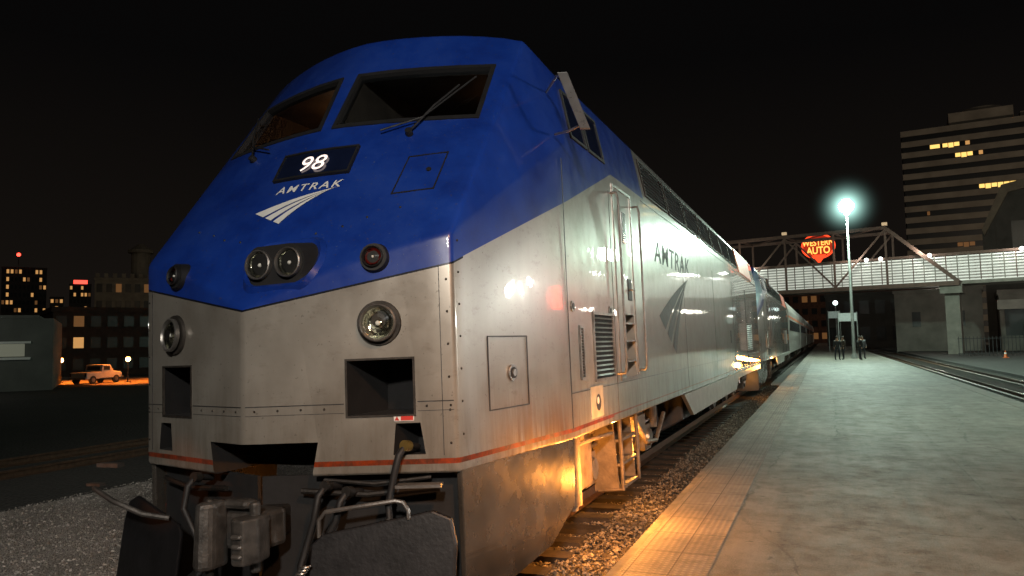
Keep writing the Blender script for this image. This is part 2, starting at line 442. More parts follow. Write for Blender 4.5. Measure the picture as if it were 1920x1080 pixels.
for sgn in(1,-1):
    q=MB()
    frame(q,inset([(sgn*PKA,1.40),(sgn*PKB,1.40),(sgn*PKB,1.77),(sgn*PKA,1.77)],-.014),.014,fmap,GRIME,-.01,.006)
    q.obj('step_pocket_frame',LOCO)
q=MB()
for sgn in(1,-1):
    for a,b in((.02,.675),(1.155,1.39)):
        slab(q,[(sgn*a,1.478),(sgn*b,1.478),(sgn*b,1.484),(sgn*a,1.484)],fmap,DGREY,-.002,.003)
        slab(q,[(sgn*a,1.418),(sgn*b,1.418),(sgn*b,1.421),(sgn*a,1.421)],fmap,DGREY,-.002,.002)
        x=a+.06
        while x<b: q.ball(fmap(sgn*x,1.45,.0),.009,GRIME,8,5); x+=.155
    slab(q,[(sgn*1.315,1.12),(sgn*1.319,1.12),(sgn*1.319,2.4),(sgn*1.315,2.4)],fmap,DGREY,-.002,.003)
    z=1.2
    while z<2.5: q.ball(fmap(sgn*1.365,z,.0),.009,GRIME,8,5); z+=.22
    for (x,z) in((.55,2.74),(.72,2.80),(.95,2.86),(.35,2.70)): q.ball(fmap(sgn*x,z,.0),.010,DGREY,8,5)
o=q.obj('panel_seam',LOCO,smooth=50)
q=MB(); slab(q,[(1.0,1.355),(1.13,1.355),(1.13,1.392),(1.0,1.392)],fmap,WHITE,0,.004)
LRED=M('label_red',(.5,.03,.02),.5)
slab(q,[(1.045,1.359),(1.125,1.359),(1.125,1.388),(1.045,1.388)],fmap,LRED,.003,.006)
q.poly([fmap(1.005,1.36,.007),fmap(1.035,1.36,.007),fmap(1.02,1.388,.007)],LRED); q.obj('warning_label',LOCO)
q=MB(); hp=[(.87,1.37),(1.455,1.37),(1.455,1.91),(.87,1.91)]
frame(q,hp,.009,smap,DGREY,-.002,.004); h=q.obj('side_hatch',LOCO)
q=MB(); slab(q,circ(1.21,1.63,.062),smap,STEEL,0,.012); slab(q,circ(1.21,1.63,.045),smap,BLACK,.01,.016)
slab(q,circ(1.21,1.63,.026),smap,STEEL,.015,.024); q.obj('latch',h)
q=MB()
for y in(2.22,3.80): slab(q,[(y,1.1),(y+.008,1.1),(y+.008,3.5),(y,3.5)],smap,DGREY,-.002,.003)
for yy in(8.3,11.9,15.4,18.9): slab(q,[(yy,1.1),(yy+.012,1.1),(yy+.012,3.28),(yy,3.28)],smap,DGREY,-.002,.003)
slab(q,[(5.4,3.65),(LEN,3.65),(LEN,3.662),(5.4,3.662)],smap,DGREY,-.002,.004)
slab(q,[(2.22,1.395),(LEN,1.395),(LEN,1.401),(2.22,1.401)],smap,DGREY,-.002,.003)
z=1.25
while z<2.6: q.ball(smap(.53,z,.0),.009,GRIME,8,5); z+=.22
q.obj('side_seam',LOCO)
def grille(y0,y1,z0,z1,n,name='vent_grille'):
    q=MB(); slab(q,[(y0,z0),(y1,z0),(y1,z1),(y0,z1)],smap,PIT,-.002,.002)
    frame(q,[(y0,z0),(y1,z0),(y1,z1),(y0,z1)],.025,smap,STEEL,0,.02)
    for i in range(n):
        z=z0+.035+(z1-z0-.07)*(i+.5)/n; dz=(z1-z0)/n*.16
        q.prism([smap(y0+.025,z-dz,.003),smap(y0+.025,z+dz,.003),smap(y0+.025,z-dz,.018)],[smap(y1-.025,z-dz,.003),smap(y1-.025,z+dz,.003),smap(y1-.025,z-dz,.018)],STEEL)
    return q.obj(name,LOCO)
grille(2.95,3.70,1.46,2.14,13); grille(2.50,2.62,1.5,2.0,16,'small_vent'); 
grille(18.6,20.3,1.5,2.3,12)
for y in(2.34,3.62):
    q=MB(); slab(q,circ(y,2.17,.05),smap,STEEL,0,.014); slab(q,circ(y,2.17,.03),smap,BLACK,.012,.018)
    q.obj('filler_cap',LOCO)
for i in range(7):
    y0=5.8+i*1.66; y1=y0+1.5
    q=MB(); pl2=[(y0,3.78),(y1,3.78),(y1,4.30),(y0,4.30)]
    slab(q,pl2,smap,PIT,0,.008); frame(q,pl2,.025,smap,GRIME,0,.02)
    for k in range(8):
        z=3.82+k*.057; q.prism([smap(y0+.03,z,.008),smap(y0+.03,z+.03,.008),smap(y0+.03,z,.03)],[smap(y1-.03,z,.008),smap(y1-.03,z+.03,.008),smap(y1-.03,z,.03)],SLAT)
    q.obj('radiator_louvre',LOCO)
RO=M('red_orange_patch',(.65,.10,.03),.4,0,3,.3,emit=(1,.14,.05),es=.10)  # red-orange patch with weak emission of its own
q=MB(); slab(q,[(17.6,3.71),(21.4,3.71),(21.4,4.38),(17.6,4.38)],smap,RO,0,.02); q.obj('roof_side_red_patch',LOCO)
for y0,y1 in((2.62,3.10),(3.2,3.75)):
    q=MB(); pl2=[(y0,3.80),(y1,3.80),(y1,4.25),(y0,4.25)]
    slab(q,pl2,smap,BOARD,0,.006); w=q.obj('cab_window',LOCO)
    q=MB(); frame(q,inset(pl2,-.02),.03,smap,BLACK,0,.016); q.obj('frame',w)
# mirror
q=MB(); a=Vector((1.83,1.74,4.10)); b=Vector((1.90,1.96,3.66))
q.prism([a+Vector((-.03,0,0)),a+Vector((.05,.03,0)),b+Vector((.09,.03,0)),b+Vector((.01,0,0))],[a+Vector((-.04,.05,0)),a+Vector((.04,.08,0)),b+Vector((.08,.08,0)),b+Vector((0,.05,0))],MIRR)
q.tube([(1.62,2.15,3.70),(1.78,2.02,3.67),(1.9,1.98,3.69)],.012,STEEL); q.tube([(1.5,2.3,4.15),(1.74,1.9,4.13),(1.83,1.80,4.08)],.012,STEEL); q.obj('mirror',LOCO,bevel=.008)
# door
q=MB(); pl2=[(3.95,1.42),(4.80,1.42),(4.80,3.60),(3.95,3.60)]; frame(q,pl2,.03,smap,STEEL,-.002,.012); dr=q.obj('door',LOCO)
q=MB(); slab(q,[(4.34,2.98),(4.50,2.98),(4.50,3.34),(4.34,3.34)],smap,BOARD,0,.01); q.obj('window',dr)
q=MB(); slab(q,[(4.48,2.32),(4.64,2.32),(4.64,2.57),(4.48,2.57)],smap,BLACK,0,.01); q.tube([smap(4.50,2.44,.01),smap(4.50,2.44,.05),smap(4.61,2.44,.05)],.009,STEEL); q.obj('handle',dr)
for z in(1.62,1.85,2.05):
    q=MB(); q.box((1.56,4.47,z),(.18,.48,.02),STEEL)
    q.obj('ladder_step',LOCO)
for y in(3.88,4.88):
    q=MB(); q.tube([smap(y,1.5,0),smap(y,1.5,.07),smap(y,1.56,.09),smap(y,2.5,.09),smap(y,3.4,.09),smap(y,3.48,.07),smap(y,3.48,0)],.014,STEEL); q.obj('handrail',LOCO,smooth=40)
q=MB(); textmap(q,'AMTRAK',MARK,lambda u,v:smap(7.55+u,3.08+v,.004),w=2.9,h=.30,bold=.008,spacing=1.1,shear=.2); q.obj('side_lettering',LOCO)
q=MB(); travelmark(q,MARK,lambda u,v:smap(7.5+u,2.25+v,.004),2.6,1.25); q.obj('side_emblem',LOCO)
q=MB(); slab(q,[(2.78,1.12),(3.20,1.12),(3.20,1.42),(2.78,1.42)],smap,M('data_plate_cream',(.42,.40,.32),.5,0,6,.3),0,.005)
slab(q,circ(3.03,1.26,.08),smap,MARK,.004,.007); slab(q,circ(3.01,1.28,.035),smap,WHITE,.006,.009); q.obj('data_plate',LOCO)
q=MB(); slab(q,[(14.6,1.75),(14.72,1.75),(14.72,2.05),(14.6,2.05)],smap,BLACK,0,.01); q.obj('fuel_gauge',LOCO)
SK=[(.50,1.03),(2.28,1.03),(2.20,.45),(1.75,.22),(.52,.05)]
for sgn in(1,-1):
    q=MB(); f=lambda y,z,o:Vector((sgn*smap(y,z,o).x,smap(y,z,o).y,z))
    slab(q,SK,f,SKIRTM,-.05,-.006); q.obj('skirt_panel',LOCO,bevel=.01)
q=MB()
for sgn in(1,-1):
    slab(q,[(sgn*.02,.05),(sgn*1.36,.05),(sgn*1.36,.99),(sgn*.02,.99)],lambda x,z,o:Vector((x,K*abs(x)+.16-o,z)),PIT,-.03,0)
q.obj('pilot',LOCO)
PLG=M('plough_black',(.013,.013,.015),.42,.3,5,.4,.15)
for sgn in(1,-1):
    q=MB(); pl2=[(sgn*.56,.0),(sgn*1.46,.0),(sgn*1.46,.58),(sgn*1.42,.74),(sgn*1.30,.79),(sgn*.62,.66),(sgn*.56,.60)]
    q.prism([Vector((x,K*abs(x)-.30+(z)*.18,z)) for x,z in pl2],[Vector((x,K*abs(x)-.265+(z)*.18,z)) for x,z in pl2],PLG); q.obj('plough',LOCO,bevel=.012)
q=MB()
g=lambda x,z,dy=0:Vector((x,K*x-.17+dy,z))
q.tube([g(.60,.64),g(.60,.75),g(.64,.80),g(1.08,.86),g(1.13,.85),g(1.16,.80),g(1.16,.74)],.015,STEEL); q.obj('grab_handle',LOCO,smooth=40)
q=MB(); q.box((1.22,.26,.95),(.30,.10,.02),STEEL,Matrix.Rotation(RAD(18),3,'Z')); q.obj('step_edge',LOCO)
# coupler
CE=empty('coupler',(.12,.20,-.08),parent=LOCO)
q=MB()
q.box2((-.09,-.12,.68),(.09,.45,.88),UND); q.obj('drawbar',CE,bevel=.02)
q=MB()
q.prism([(-.17,-.38,.66),(.18,-.38,.66),(.20,-.14,.66),(-.10,-.10,.66),(-.20,-.2,.66)],[(-.17,-.38,.90),(.18,-.38,.90),(.20,-.14,.90),(-.10,-.10,.90),(-.20,-.2,.90)],COUP)
q.prism([(-.23,-.55,.56),(-.14,-.59,.56),(-.08,-.52,.56),(-.09,-.36,.56),(-.23,-.34,.56)],[(-.22,-.53,.98),(-.15,-.56,.98),(-.09,-.50,.98),(-.09,-.36,.98),(-.22,-.34,.98)],COUP)
q.box((-.02,-.34,.95),(.22,.12,.06),COUP); q.cyl((-.17,-.45,.5),(-.17,-.45,1.0),.03,GRIME); q.obj('coupler_head',CE,bevel=.03)
q=MB(); q.prism([(.07,-.52,.62),(.13,-.58,.62),(.21,-.58,.62),(.26,-.48,.62),(.22,-.33,.62),(.09,-.36,.62)],[(.07,-.52,.90),(.13,-.57,.90),(.21,-.57,.90),(.25,-.48,.90),(.22,-.33,.90),(.09,-.36,.90)],COUP)
q.cyl((.16,-.40,.54),(.16,-.40,.98),.035,COUP)
for z in(.68,.74,.80): q.box((.17,-.580,z),(.08,.03,.03),STEEL)
q.obj('knuckle',CE,bevel=.025)
BRS=M('brass_fitting',(.35,.25,.08),.35,.8,8,.3)
for (x,z0,x1,z1,br) in((1.10,1.17,1.00,.74,1),(.58,.92,.42,.35,0),(.72,.88,.52,.42,0),(-.55,.95,-.40,.38,0)):
    q=MB(); y=K*abs(x)
    q.tube([Vector((x,y+.1,z0)),Vector((x,y-.05,z0+.03)),Vector((x-.03,y-.10,z0-.03)),Vector((x-.06,y-.11,(z0*2+z1)/3)),Vector((x1,y-.13,z1+.08)),Vector((x1+.02,y-.15,z1)),Vector((x1-.02,y-.17,z1-.05))],.024,BLACK,10)
    q.cyl(Vector((x,y-.02,z0+.02)),Vector((x,y-.08,z0+.03)),.036,BRS if br else UND); q.cyl(Vector((x1-.02,y-.17,z1-.04)),Vector((x1-.10,y-.17,z1-.09)),.034,UND)
    q.obj('air_hose',LOCO,smooth=45)
q=MB(); pts=[]
for i in range(60):
    a=i*.75; pts.append((.46+.002*i+.028*math.cos(a),-.08+.028*math.sin(a),.34+.0025*i))
q.tube(pts,.008,STEEL,6); q.obj('spring',LOCO,smooth=50)
for (x0,x1,z,r) in((-1.2,-.3,.90,.020),(.35,1.25,.90,.020),(.5,1.2,.97,.014)):
    q=MB(); q.tube([(x0,K*abs(x0)+.06,z),((x0+x1)/2,K*abs((x0+x1)/2)+.03,z-.03),(x1,K*abs(x1)+.06,z)],r,UND,8); q.obj('brake_pipe',LOCO,smooth=40)
q=MB(); q.tube([(-.70,.03,.70),(-.86,-.06,.74),(-1.06,-.14,.84),(-1.24,-.14,.92),(-1.32,-.08,.92)],.020,COUP); q.box((-1.27,-.11,.945),(.14,.05,.02),COUP); q.obj('uncoupling_lever',LOCO,smooth=40)
q=MB(); q.box((-1.38,.10,1.05),(.22,.06,.03),COUP); q.obj('corner_step',LOCO)
# boarding steps, added light-catching box and equipment under the cab door
q=MB()
for y0 in(4.04,4.80):
    q.tube([(1.57,y0,1.0),(1.58,y0,.60),(1.58,y0,.24),(1.30,y0,.22)],.024,TRK,8)
    q.prism([(1.28,y0-.01,.22),(1.54,y0-.01,.22),(1.50,y0-.01,1.0),(1.28,y0-.01,1.0)],[(1.28,y0+.01,.22),(1.54,y0+.01,.22),(1.50,y0+.01,1.0),(1.28,y0+.01,1.0)],TRK)
for z in(.24,.50,.76): q.box((1.43,4.42,z),(.28,.76,.03),TRK)
q.box((1.27,4.42,.60),(.02,.76,.78),TRK)  # back panel added behind the steps to catch the orange light
q.obj('boarding_steps',LOCO)
q=MB(); q.box((1.30,3.25,.62),(.22,.5,.46),TRK); q.obj('added_light_catch_box',LOCO,bevel=.02)  # box added to catch the orange light below the cab
q=MB(); q.cyl((1.45,2.65,.35),(1.45,2.65,.98),.10,TRK,n=20); q.cyl((1.45,2.65,.30),(1.45,2.65,.36),.06,STEEL,n=14); q.obj('air_tank',LOCO,smooth=40)
q=MB(); q.tube([(1.5,2.45,.9),(1.5,3.2,.88),(1.52,3.9,.86)],.022,TRK,8); q.obj('brake_pipe',LOCO,smooth=40)
q=MB(); q.tube([(1.48,5.1,.9),(1.5,5.6,.55),(1.5,6.2,.50),(1.48,6.9,.8)],.03,TRK,8); q.box((1.35,5.5,.78),(.24,.5,.24),TRK); q.obj('sand_box',LOCO)
def truck(y,parent,sp=2.74):
    e=empty('truck',(0,y,0),parent=parent)
    q=MB()
    for sgn in(1,-1):
        x=sgn*1.16
        prof=[(-2.1,.62),(-1.75,.86),(-.6,.86),(-.35,.62),(.35,.62),(.6,.86),(1.75,.86),(2.1,.62),(1.9,.42),(.8,.48),(.4,.36),(-.4,.36),(-.8,.48),(-1.9,.42)]
        q.prism([(x-.07,a,b) for a,b in prof],[(x+.07,a,b) for a,b in prof],TRK)
        for d in(-1,1):
            q.box((x+sgn*.09,d*sp/2,.52),(.2,.38,.34),TRK); q.cyl((x+sgn*.1,d*sp/2,.52),(x+sgn*.24,d*sp/2,.52),.13,STEEL,.11)
            q.cyl((x+sgn*.12,d*.55,.55),(x+sgn*.12,d*.75,1.0),.05,STEEL); 
            q.cyl((x,d*.95,.84),(x,d*.95,1.02),.14,TRK)
            q.cyl((x+sgn*.16,d*1.75,.62),(x+sgn*.16,d*1.75,.98),.09,TRK)
            q.tube([(x+sgn*.2,d*1.95,.95),(x+sgn*.22,d*1.95,.6),(x+sgn*.15,d*1.6,.45),(x+sgn*.15,d*1.3,.35)],.02,BLACK,6)
        q.tube([(x+sgn*.15,-1.9,.72),(x+sgn*.15,-.5,.74),(x+sgn*.15,.5,.70),(x+sgn*.15,1.9,.74)],.02,STEEL,6)
    q.box((0,0,.72),(2.2,.6,.3),DGREY); q.obj('truck_frame',e)
    for d in(-1,1):
        q=MB(); q.cyl((-1.0,d*sp/2,.51),(1.0,d*sp/2,.51),.09,GRIME)
        for sgn in(1,-1):
            q.cyl((sgn*.70,d*sp/2,.51),(sgn*.83,d*sp/2,.51),.51,STEEL,.50,n=32); q.cyl((sgn*.68,d*sp/2,.51),(sgn*.71,d*sp/2,.51),.54,GRIME,n=32)
            q.cyl((sgn*.83,d*sp/2,.51),(sgn*.86,d*sp/2,.51),.36,GRIME,n=24)
        q.obj('wheelset',e,smooth=35)
    return e
truck(5.0,LOCO); truck(18.4,LOCO)
q=MB(); q.prism([(s*1.5,8.4,z) for s,z in((-1,1.02),(1,1.02),(1,.55),(.75,.35),(-.75,.35),(-1,.55))],[(s*1.5,14.6,z) for s,z in((-1,1.02),(1,1.02),(1,.55),(.75,.35),(-.75,.35),(-1,.55))],DGREY); q.obj('fuel_tank',LOCO,bevel=.03)
SKT=((7.7,1.0),(22.8,1.0),(22.4,.86),(15.6,.86),(15.0,.62),(8.5,.62))
q=MB(); q.prism([(1.66,y,z) for y,z in SKT],[(1.60,y,z) for y,z in SKT],SILVER); q.obj('side_skirt',LOCO)
q=MB(); q.box((0,12.4,.95),(2.6,19.4,.12),DGREY); q.obj('underframe',LOCO)
q=MB(); q.box((.38,2.0,3.86),(.22,.08,.20),WHITE); q.obj('sun_visor',LOCO)
q=MB(); q.box((.78,2.2,3.80),(.35,.3,.2),DGREY); q.obj('control_stand',LOCO)
q=MB(); q.box((-.85,2.3,3.85),(.3,.2,.34),M('cab_seat_yellow',(.45,.28,.05),.7)); q.obj('cab_seat',LOCO)
q=MB(); q.ball((-.26,1.62,4.09),.045,E('cab_lamp_glow',(1,.62,.42),6),12,8,(1.4,1,.5)); q.obj('cab_lamp',LOCO)
for (p,en) in(((-.5,2.2,4.05),3.6),((.9,2.3,4.0),.3)):
    l=bpy.data.lights.new('cab_light','POINT'); l.energy=en; l.color=(1,.42,.14); l.shadow_soft_size=.05
    o=bpy.data.objects.new('cab_light',l); COL.objects.link(o); o.parent=LOCO; o.location=p

LOCO["group"]="locomotives coupled in the train"
L2=copy_tree(LOCO,(-3.67,27.85,0.02),label='second silver and blue diesel locomotive coupled behind the first')
for c in list(bpy.data.objects):
    if c.parent==L2 and c.type=='LIGHT': bpy.data.objects.remove(c)

# coaches
CO=M('coach_stainless',(.36,.35,.33),.36,.7,1.5,.2)
CW=M('coach_window',(.02,.022,.025),.15,0,3,.3)
COACH=empty('passenger_coach',(-3.68,51.8,0),label='silver passenger coach with dark window band coupled in the train',category='railway coach',group='passenger coaches in the train')
q=MB(); sec=[(-1.55,.9),(-1.60,3.7),(-1.40,4.3),(-.7,4.62),(.7,4.62),(1.40,4.3),(1.60,3.7),(1.55,.9)]
q.prism([(x,0,z) for x,z in sec],[(x,25.4,z) for x,z in sec],CO)
for z in[1.1+.12*i for i in range(9)]: q.box((1.575,12.7,z),(.03,25.2,.04),CO)
q.obj('coach_body',COACH)
for i in range(14):
    q=MB(); q.box((1.59,2.4+i*1.58,2.75),(.03,1.1,.72),CW); q.obj('window',COACH)
q=MB(); q.box((1.60,12.7,3.32),(.02,25.2,.10),ORANGEP); q.obj('stripe',COACH)
truck(3.2,COACH,2.5); truck(22.2,COACH,2.5)
for i in range(1,5): copy_tree(COACH,(-3.68,51.8+26.2*i,0))

# ------------------------------------------------------------------ ground, tracks, platform
def gz(x):
    t=min(max((-x-13)/17,0),1); t=t*t*(3-2*t); return -.26-.75*t
m,nt,b=newmat('ground_dirt'); c=nt.coord()
col=nt.mix(nt.ramp(nt.noise(c,.35,6),.35,.65),(.006,.0055,.005,1),(.020,.017,.014,1))
col=nt.mix(nt.math('MULTIPLY',nt.ramp(nt.vor(c,14),.1,.7),.7),col,(.03,.026,.021,1))
nt.l.new(col,b.inputs['Base Color']); b.inputs['Roughness'].default_value=.95
nt.l.new(nt.bump(nt.vor(c,14),1,.04),b.inputs['Normal']); GROUND=m
m,nt,b=newmat('gravel_pale'); c=nt.coord()
v=nt.vor(c,55,out=1)
col=nt.mix(nt.ramp(nt.sep(v)[0],0,1),(.12,.11,.10,1),(.40,.37,.33,1))
col=nt.mix(nt.math('MULTIPLY',nt.ramp(nt.noise(c,1.2,6),.4,.7),.6),col,(.08,.07,.06,1))
nt.l.new(col,b.inputs['Base Color']); b.inputs['Roughness'].default_value=.95
nt.l.new(nt.bump(nt.vor(c,55),1,.02),b.inputs['Normal']); GRAVEL=m
xs=[-1500,-600,-200,-100,-60]+[-40+i*1.5 for i in range(24)]+[0,10,30,100,400,1500]
q=MB(); ys=[-60,-10,20,60,150,400,1500]; vs=[(x,y,gz(x)) for x in xs for y in ys]; ny=len(ys)
q.add(vs,[[i*ny+j,(i+1)*ny+j,(i+1)*ny+j+1,i*ny+j+1] for i in range(len(xs)-1) for j in range(ny-1)],GROUND)
q.obj('ground',smooth=60,kind='structure',label='dark dirt and cinder ground of the railway yard')
q=MB(); q.box2((-10.4,-8,-.40),(-6.4,60,-.235),GRAVEL); q.obj('path',kind='structure',label='pale gravel service path beside the track')
RAIL=M('rail_rust',(.10,.055,.032),.6,.5,12,.4,.2); RTOP=M('rail_polished_top',(.5,.5,.5),.22,1,6,.1)
SLP=M('sleeper_wood',(.030,.023,.018),.85,0,7,.5,.5,30)
def track(cx,y0,y1,tilt,label,z=0,top=RTOP):
    e=empty('railway_track',(cx,y0,z),(0,RAD(tilt),0),label=label,category='railway track')
    for sgn in(1,-1):
        x=sgn*.755; L=y1-y0; q=MB()
        prof=[(-.075,-.16),(.075,-.16),(.075,-.145),(.012,-.12),(.012,-.045),(.036,-.035),(.036,-.004),(-.036,-.004),(-.036,-.035),(-.012,-.045),(-.012,-.12),(-.075,-.145)]
        q.prism([(x+a,0,b_) for a,b_ in prof],[(x+a,L,b_) for a,b_ in prof],RAIL)
        q.box2((x-.03,0,-.003),(x+.03,L,.0),top); q.obj('rail',e)
    q=MB(); n=int(min(y1-y0,110)/.55)
    for i in range(n): q.box((random.uniform(-.03,.03),i*.55,-.235),(2.6,.23,.13),SLP)
    o=q.obj('sleepers',e); o['kind']='stuff'
    return e
track(-3.68,-4,240,-1.2,'rusty rails on wooden sleepers under the train')
track(6.4,2,240,0,'empty rusty track beyond the platform edge')
track(-14.0,-4,160,0,'empty dark yard track across the gravel',-.12,RAIL)

def rocks(name,label,n,area,zf,smin,smax,mats):
    base=np.array([(1,0,0),(-1,0,0),(0,1,0),(0,-1,0),(0,0,1),(0,0,-1)],float)
    fc=[(0,2,4),(2,1,4),(1,3,4),(3,0,4),(2,0,5),(1,2,5),(3,1,5),(0,3,5)]
    V=[];F=[];MI=[]
    for i in range(n):
        x,y=area(); s=random.uniform(smin,smax)
        a=random.uniform(0,6.28); R=np.array([[math.cos(a),-math.sin(a),0],[math.sin(a),math.cos(a),0],[0,0,1]])
        p=base*s*(1+np.random.uniform(-.35,.35,(6,3)))*np.array([1,.8,.65]); p=p@R.T+np.random.uniform(-.2,.2,(6,3))*s
        p+=np.array([x,y,zf(x)+s*.3]); V+=p.tolist(); F+=[[k+i*6 for k in f] for f in fc]; MI+=[random.randrange(len(mats))]*8
    me=bpy.data.meshes.new(name); me.from_pydata(V,[],F)
    for m in mats: me.materials.append(m)
    me.polygons.foreach_set('material_index',MI); o=bpy.data.objects.new(name,me); COL.objects.link(o); o['kind']='stuff'; o['label']=label
RK=[M('stone_brown',(.13,.11,.09),.9,0,20,.3),M('stone_dark',(.07,.06,.05),.9,0,20,.3),M('stone_pale',(.21,.19,.165),.9,0,20,.3)]
RK2=[M('gravel_brown',(.20,.18,.155),.9,0,20,.3),M('gravel_grey',(.13,.12,.11),.9,0,20,.3),M('gravel_light',(.36,.34,.31),.9,0,20,.3)]
def ar1():
    y=3+32*random.random()**1.8
    if random.random()<.3: return random.uniform(-4.9,-2.4),y
    return random.uniform(-2.86,-1.56),y
rocks('ballast','grey crushed stone ballast between rail and platform',34000,ar1,lambda x:-.19+.03*math.sin(x*5)-(random.random()**2)*.06,.012,.030,RK)
def ar2(): return random.uniform(-10.6,-6.3),random.uniform(2.5,12)
rocks('gravel','pale loose gravel on the service path',14000,ar2,lambda x:-.235 if x<-6.4 and x>-10.4 else -.25,.006,.02,RK2)
q=MB(); q.box2((-5.2,-4,-.35),(-1.56,60,-.205),M('ballast_fines',(.06,.05,.042),.95,0,30,.5,1,60)); q.obj('ballast_ground',kind='structure',label='compacted ballast bed below the train')

# platform
m,nt,b=newmat('platform_concrete'); c=nt.coord(); X,Y,Z=nt.sep(c)
n1=nt.noise(c,.42,9,.66); n2=nt.noise(c,3.2,9,.72); n3=nt.noise(c,70,3,.7); n4=nt.noise(nt.mapping(c,(1,.25,1)),1.6,8,.7)
col=nt.mix(nt.ramp(n1,.35,.65),(.080,.074,.060,1),(.165,.155,.13,1))
col=nt.mix(nt.math('MULTIPLY',nt.ramp(n2,.45,.66),.75),col,(.055,.048,.038,1))
col=nt.mix(nt.math('MULTIPLY',nt.ramp(n4,.5,.70),.6),col,(.195,.185,.155,1))
col=nt.mix(nt.math('MULTIPLY',nt.ramp(n3,.48,.70),.5),col,(.23,.215,.18,1))
col=nt.mix(nt.math('MULTIPLY',nt.ramp(nt.noise(c,120,2,.7),.52,.70),.6),col,(.028,.025,.021,1))
sp=nt.math('GREATER_THAN',nt.noise(c,7,5,.6),.67); col=nt.mix(nt.math('MULTIPLY',sp,.6),col,(.025,.022,.018,1))
bd_=nt.noise(nt.mapping(c,(2.2,.05,1)),1.0,5,.6); col=nt.mix(nt.math('MULTIPLY',nt.ramp(bd_,.5,.7),.45),col,(.05,.046,.036,1))
def line(coord,period,w,offs=0.0):
    f=nt.math('FRACT',nt.math('DIVIDE',nt.math('ADD',coord,100.0+offs),period)); return nt.math('LESS_THAN',f,w/period)
jy=line(nt.math('ADD',Y,nt.math('MULTIPLY',nt.noise(c,2,4),.05)),9.2,.012,3.0)
jx=line(nt.math('ADD',X,nt.math('MULTIPLY',nt.noise(c,2,4),.05)),2.9,.010,-.05)
j=nt.math('MAXIMUM',jy,jx)
j2=nt.math('MULTIPLY',j,nt.math('MULTIPLY',nt.ramp(n2,.35,.6),.6))
wd=nt.n.new('ShaderNodeVectorMath'); wd.operation='ADD'; nt.l.new(nt.mapping(c,(.30,.13,1)),wd.inputs[0])
ns=nt.n.new('ShaderNodeVectorMath'); ns.operation='SCALE'; nt.l.new(nt.noise(c,1.3,6,.6,1),ns.inputs[0]); ns.inputs[3].default_value=.14; nt.l.new(ns.outputs[0],wd.inputs[1])
cr=nt.math('LESS_THAN',nt.vor(wd.outputs[0],1.0,'DISTANCE_TO_EDGE'),.0030)
j2=nt.math('MAXIMUM',j2,nt.math('MULTIPLY',cr,nt.math('MULTIPLY',nt.ramp(n1,.4,.55),.55)))
col=nt.mix(j2,col,(.025,.022,.018,1))
nt.l.new(col,b.inputs['Base Color'])
nt.l.new(nt.math('ADD',.40,nt.math('MULTIPLY',n2,.5)),b.inputs['Roughness'])
h=nt.math('SUBTRACT',nt.math('ADD',nt.math('MULTIPLY',n3,.5),nt.math('MULTIPLY',n2,.6)),j2); nt.l.new(nt.bump(h,.9,.014),b.inputs['Normal']); PLAT=m
m,nt,b=newmat('tactile_paving'); c=nt.coord(); X,Y,Z=nt.sep(c)
dx=nt.math('SUBTRACT',nt.math('FRACT',nt.math('DIVIDE',nt.math('ADD',X,10.0),.052)),.5); dy=nt.math('SUBTRACT',nt.math('FRACT',nt.math('DIVIDE',nt.math('ADD',Y,10.0),.052)),.5)
rr=nt.math('SQRT',nt.math('ADD',nt.math('MULTIPLY',dx,dx),nt.math('MULTIPLY',dy,dy)))
dome=nt.ramp(rr,.36,.2)
def line2(coord,period,w,offs=0.0):
    f=nt.math('FRACT',nt.math('DIVIDE',nt.math('ADD',coord,100.0+offs),period)); return nt.math('LESS_THAN',f,w/period)
j=nt.math('MAXIMUM',line2(Y,.61,.016),line2(X,.305,.012,.26))
wn=nt.noise(c,1.2,8,.7)
pv=nt.n.new('ShaderNodeTexWhiteNoise'); fl=nt.n.new('ShaderNodeVectorMath'); fl.operation='FLOOR'; nt.l.new(nt.mapping(c,(1/.305,1/.61,1)),fl.inputs[0]); nt.l.new(fl.outputs[0],pv.inputs['Vector'])
col=nt.mix(nt.ramp(wn,.35,.65),(.09,.078,.066,1),(.20,.185,.16,1)); col=nt.mix(nt.math('MULTIPLY',dome,.5),col,(.30,.28,.245,1)); 
col=nt.mix(nt.math('MULTIPLY',pv.outputs['Value'],.45),col,(.075,.062,.05,1))
col=nt.mix(nt.math('MULTIPLY',j,.8),col,(.03,.026,.022,1))
col=nt.mix(nt.math('MULTIPLY',nt.ramp(nt.noise(c,5,7,.7),.5,.7),.6),col,(.05,.043,.035,1))
nt.l.new(col,b.inputs['Base Color']); b.inputs['Roughness'].default_value=.7
nt.l.new(nt.bump(nt.math('SUBTRACT',dome,j),1.0,.008),b.inputs['Normal']); TACT=m
q=MB(); q.box2((-1.49,-8,-.30),(4.42,240,.20),PLAT)
q.box2((-1.56,-8,.05),(-1.495,240,.196),M('kerb_edge',(.13,.115,.095),.8,0,5,.4,.4,30))
q.obj('pavement',kind='structure',label='worn concrete station platform slab with joints')
q=MB(); q.box2((-1.47,-8,.19),(-.86,240,.206),TACT); q.obj('tactile_pavement',kind='structure',label='pale tactile warning strip along the platform edge')
q=MB(); q.box2((8.6,2,-.3),(60,240,-.12),M('asphalt_yard',(.04,.038,.036),.8,0,2,.4,.3,30)); q.obj('road',kind='structure',label='dark asphalt apron beyond the second track')
q=MB(); q.box2((4.02,-8,.19),(4.36,240,.205),M('edge_strip',(.12,.115,.095),.7,0,3,.3)); q.obj('edge_pavement',kind='structure',label='paler concrete strip along the far platform edge')

